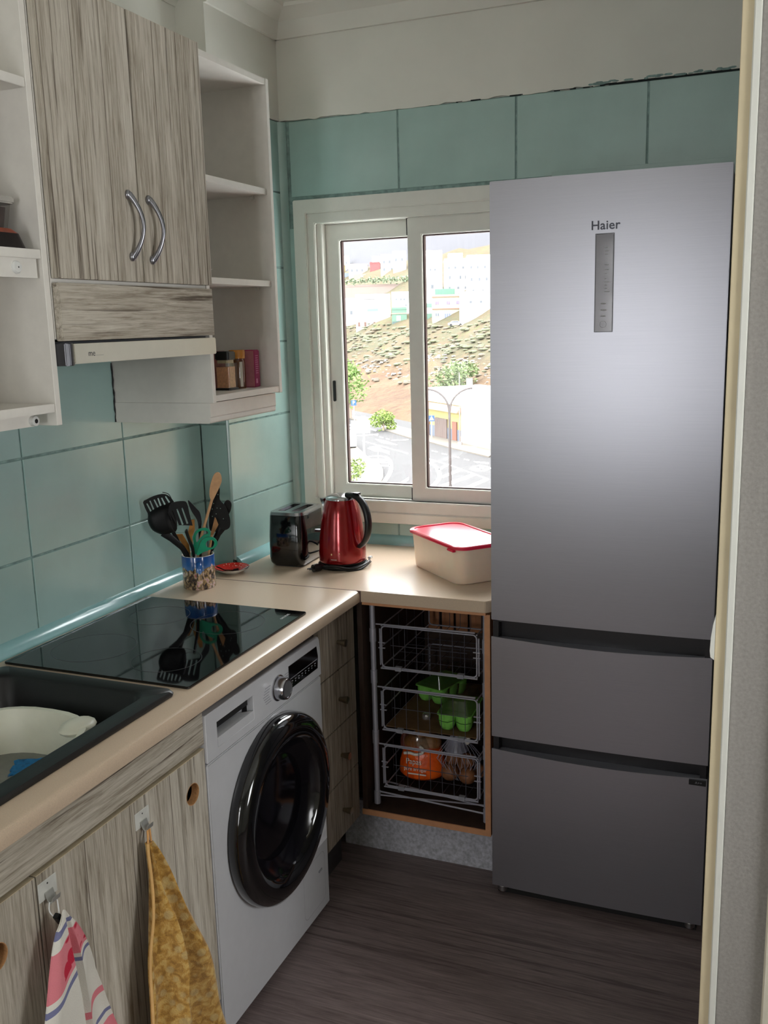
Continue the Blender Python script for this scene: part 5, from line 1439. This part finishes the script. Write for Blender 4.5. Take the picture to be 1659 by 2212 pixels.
def pole_thing(name, label, cat, x, y, z0): return thing(name, label, cat, (x, y, z0))
LMP = M('lamp_brown_grey', (54, 45, 42), .5)
t = pole_thing('street_lamp', 'double-armed brown street lamp standing in the road split', 'street lamp', -24.05, 75.64, GZ)
MB().tube([(0, 0, 0), (0, 0, 4), (0, 0, 8.2)], [.14, .12, .11], 10).build('pole', LMP, t)
for s in (-1, 1):
    arc_ = [(s*(.05+2.05*(1-math.cos(u))), s*(0.0), 7.9+2.05*math.sin(u)*1.02) for u in [i*PI/2/10 for i in range(11)]]
    arc_ = [(s*.94*(.02+2.0*(1-math.cos(u))), s*.34*(.02+2.0*(1-math.cos(u))), 8.0+1.98*math.sin(u)) for u in [i*PI/2/10 for i in range(11)]]
    MB().tube(arc_, .10, 8).build('arm', LMP, t)
    e = arc_[-1]
    hd = MB(Matrix.Translation(e) @ Matrix.Rotation(math.atan2(.34, .94), 4, 'Z'))
    hd.loft([[(s*(x), y, z) for y, z in ((-.12*k, -.08*k), (.12*k, -.08*k), (.14*k, .04*k), (-.14*k, .04*k))] for x, k in ((-.05, .5), (.25, 1.0), (.75, 1.1), (.95, .6))]).build('lamp_head', hmat((232, 232, 232)), t)
t = pole_thing('utility_pole', 'thin tall wooden pole behind the workshop lamp', 'pole', -37.2, 124.5, GZ)
t.location = (bo+AX*7.0+NX*(-1.4)).to_tuple()[:2]+(GZ,)
t['label'] = 'thin grey utility pole before the white workshop wall'
MB().tube([(0, 0, 0), (0, 0, 9.3)], [.09, .07], 8).build('pole', M('weathered_pole', (98, 88, 82), .8), t)
MB().box(-.25, .25, -.2, .2, 0, .5).build('base_box', hmat((130, 120, 116)), t)
BLUE = M('sign_blue', (16, 62, 112), .5)
fdir = Vector((.34, -.94, 0)); rdir = Vector((.94, .34, 0))
t = pole_thing('parking_sign', 'blue square parking sign with a white P by the round tree', 'sign', -60.8, 138.4, GZ)
MB().tube([(0, 0, 0), (0, 0, 3.6)], .06, 8).build('pole', hmat((214, 214, 216)), t)
MB(frame((0, 0, 3.1), rdir, (0, 0, 1))).box(-.42, .42, -.42, .42, .06, .10).build('sign_plate', BLUE, t)
text('letter', 'P', .75, frame(tuple(fdir*.11+Vector((0, 0, 3.1))), rdir, (0, 0, 1)), PAINT, t, .01)
t = pole_thing('crossing_sign', 'blue square pedestrian crossing sign at the workshop corner', 'sign', -41.0, 119.6, GZ)
MB().tube([(0, 0, 0), (0, 0, 3.2)], .06, 8).build('pole', hmat((214, 214, 216)), t)
MB(frame((0, 0, 2.75), rdir, (0, 0, 1))).box(-.40, .40, -.40, .40, .06, .10).build('sign_plate', BLUE, t)
b = MB(frame(tuple(fdir*.02+Vector((0, 0, 2.75))), rdir, (0, 0, 1))); b.prism([(-.32, -.24), (.32, -.24), (0, .32)], 'z', .09, .105); b.build('triangle', PAINT, t)
b = MB(frame(tuple(fdir*.02+Vector((0, 0, 2.75))), rdir, (0, 0, 1)))
b.prism(circle(0, .09, .035, 8), 'z', .10, .115).prism([(-.03, .05), (.03, .05), (.035, -.06), (.10, -.19), (.06, -.19), (0, -.08), (-.07, -.19), (-.11, -.19), (-.035, -.05)], 'z', .10, .115); b.build('walking_figure', RUBBER, t)
t = pole_thing('road_sign', 'large white-backed road sign on a post at the traffic island', 'sign', -42.6, 99.8, GZ)
MB().tube([(0, 0, 0), (0, 0, 3.6)], .12, 8).build('post', hmat((226, 226, 226)), t)
MB(frame((-.35, 0, 3.75), rdir, (0, 0, 1))).box(-1.1, 1.1, -.75, .75, .10, .16).build('sign_plate', hmat((232, 232, 232)), t)
MB(frame((0, 0, 4.75), rdir, (0, 0, 1))).box(-.25, .25, -.28, .28, .10, .14).build('small_plate', hmat((232, 232, 232)), t)
t = pole_thing('small_road_sign', 'thin white road sign near the island tip', 'sign', -39.1, 95.6, GZ)
MB().tube([(0, 0, 0), (0, 0, 2.1)], .05, 8).build('post', hmat((226, 226, 226)), t)
MB(frame((0, 0, 1.9), rdir, (0, 0, 1))).box(-.3, .3, -.22, .22, .06, .10).build('sign_plate', hmat((232, 232, 232)), t)
# white van roof shapes left of the island: a parked van
t = thing('van', 'white van at the left edge of the street view', 'van', (-49.0, 108.6, GZ), 2.25)
MB().prism([(-2.3, .35), (2.3, .35), (2.35, 1.0), (1.6, 1.35), (1.1, 2.1), (-2.25, 2.15), (-2.35, 1.0)], 'y', -.9, .9).build('body', hmat((232, 232, 232)), t, bevel=.08)
MB().prism([(1.15, 1.35), (1.5, 1.35), (1.05, 2.0), (.8, 2.0)], 'y', -.92, .92).build('side_window', GLZ, t)
for x in (-1.5, 1.5):
    for y in (-.85, .85): MB().lathe([(.32, -.1), (.35, -.06), (.35, .06), (.32, .1)], (x, y, .35), 14, 'y').build('wheel', RUBBER, t)

def tree(name, label, x, y, z, cr, ch, cz, trunk, col, seed, nleaf=900, ls=.28, lobes=7):
    t = thing(name, label, 'tree' if trunk > 1 else 'bush', (x, y, z))
    r = random.Random(seed); b = MB()
    cs = [(0, 0, cz, 1)]+[(r.uniform(-.5, .5)*cr, r.uniform(-.5, .5)*cr, cz+r.uniform(-.4, .45)*ch, r.uniform(.45, .7)) for _ in range(lobes)]
    for i in range(nleaf):
        c = r.choice(cs)
        u = r.uniform(-1, 1); p = r.uniform(0, 2*PI); q = math.sqrt(1-u*u); rad = c[3]*(.72+.32*r.random())
        o_ = Vector((c[0]+cr*rad*q*math.cos(p)*.8, c[1]+cr*rad*q*math.sin(p)*.8, c[2]+ch*.62*rad*u))
        d1 = Vector((r.gauss(0, 1), r.gauss(0, 1), r.gauss(0, .6))).normalized()*ls*r.uniform(.7, 1.3)
        d2 = d1.cross(Vector((r.gauss(0, 1), r.gauss(0, 1), r.gauss(0, 1)))).normalized()*ls*.6
        b.add([o_-d1, o_+d2*.8, o_+d1, o_-d2*.8], [(0, 1, 2, 3)])
    b.build('foliage', M(name+'_leaf', col, .8, var=.22, scale=1.2), t, smooth=0)
    tr = MB().tube([(0, 0, -.2), (.05, 0, trunk*.6), (0, .05, cz)], [max(.06, cr*.09), max(.05, cr*.07), .04], 8)
    for k in range(4):
        c = cs[k+1]; tr.tube([(0, 0, max(.1, trunk*.8)), (c[0]*.6, c[1]*.6, c[2])], [.05, .02], 6)
    tr.build('trunk', M(name+'_bark', (128, 112, 100), .9), t)
    return t
tree('street_tree', 'round green street tree at the left beside the parking sign', -63.9, 143.6, GZ, 4.6, 6.4, 5.6, 2.4, (84, 108, 48), 1, 1700, .34)
tree('street_bush', 'round yellow-green bush on the far pavement', -51.4, 127.6, GZ, 2.1, 2.6, 1.5, .3, (94, 112, 46), 2, 900, .24)
tree('low_shrub', 'small low shrub at the foot of the round street tree', -65.0, 140.8, GZ, 1.5, 1.2, .7, .2, (84, 98, 56), 3, 400, .22)
tree('island_shrub', 'yellow-green shrub on the traffic island at the lower left', -36.4, 81.6, GZ+.16, 2.0, 2.2, 1.2, .3, (92, 108, 52), 4, 800, .18)
tree('hill_tree', 'broad green bush on the slope above the workshop', -48.5, 153.0, -9.9, 5.2, 4.4, 2.0, .6, (82, 96, 56), 5, 1500, .36)
tree('island_shrub', 'little dark shrub on the traffic island near the van', -45.6, 99.5, GZ+.16, .8, .9, .5, .2, (76, 88, 62), 6, 200, .14)
sh = MB(); r = random.Random(5)
for i in range(46):
    u = i/45; p = Vector((-134+38*u, 305-46*u*.95, 14.2-.8*u))
    p = Vector((-128.6+28*u+r.uniform(-.5, .5), 281.9+7.2*u+r.uniform(-.3, .3)+1.0, 14.6+r.uniform(0, .9)))
    for k in range(14):
        q = p+Vector((r.gauss(0, .45), r.gauss(0, .45), r.gauss(0, .4))); d1 = Vector((r.gauss(0, 1), r.gauss(0, 1), r.gauss(0, 1))).normalized()*.42; d2 = d1.cross(Vector((r.gauss(0, 1), r.gauss(0, 1), 1))).normalized()*.26
        sh.add([q-d1, q+d2, q+d1, q-d2], [(0, 1, 2, 3)])
o = sh.build('terrace_hedge', M('hedge_leaf', (92, 104, 80), .9, var=.2, scale=.8), smooth=0); o['kind'] = 'stuff'
tag(o, 'ragged green hedge along the top of the brown retaining wall', 'hedge')

# prints, beads and other specks too small to pick apart singly
for o in bpy.data.objects:
    if o.name.split('.')[0] in ('programme_print', 'display_print', 'tray_print', 'box_print', 'panel_print', 'stop', 'plaster_gap', 'paint_drips',
                                'netting', 'base_wire', 'plug_mark', 'lid_scratch', 'foliage', 'stripe_print', 'wire_grid'):
        o['kind'] = 'stuff'
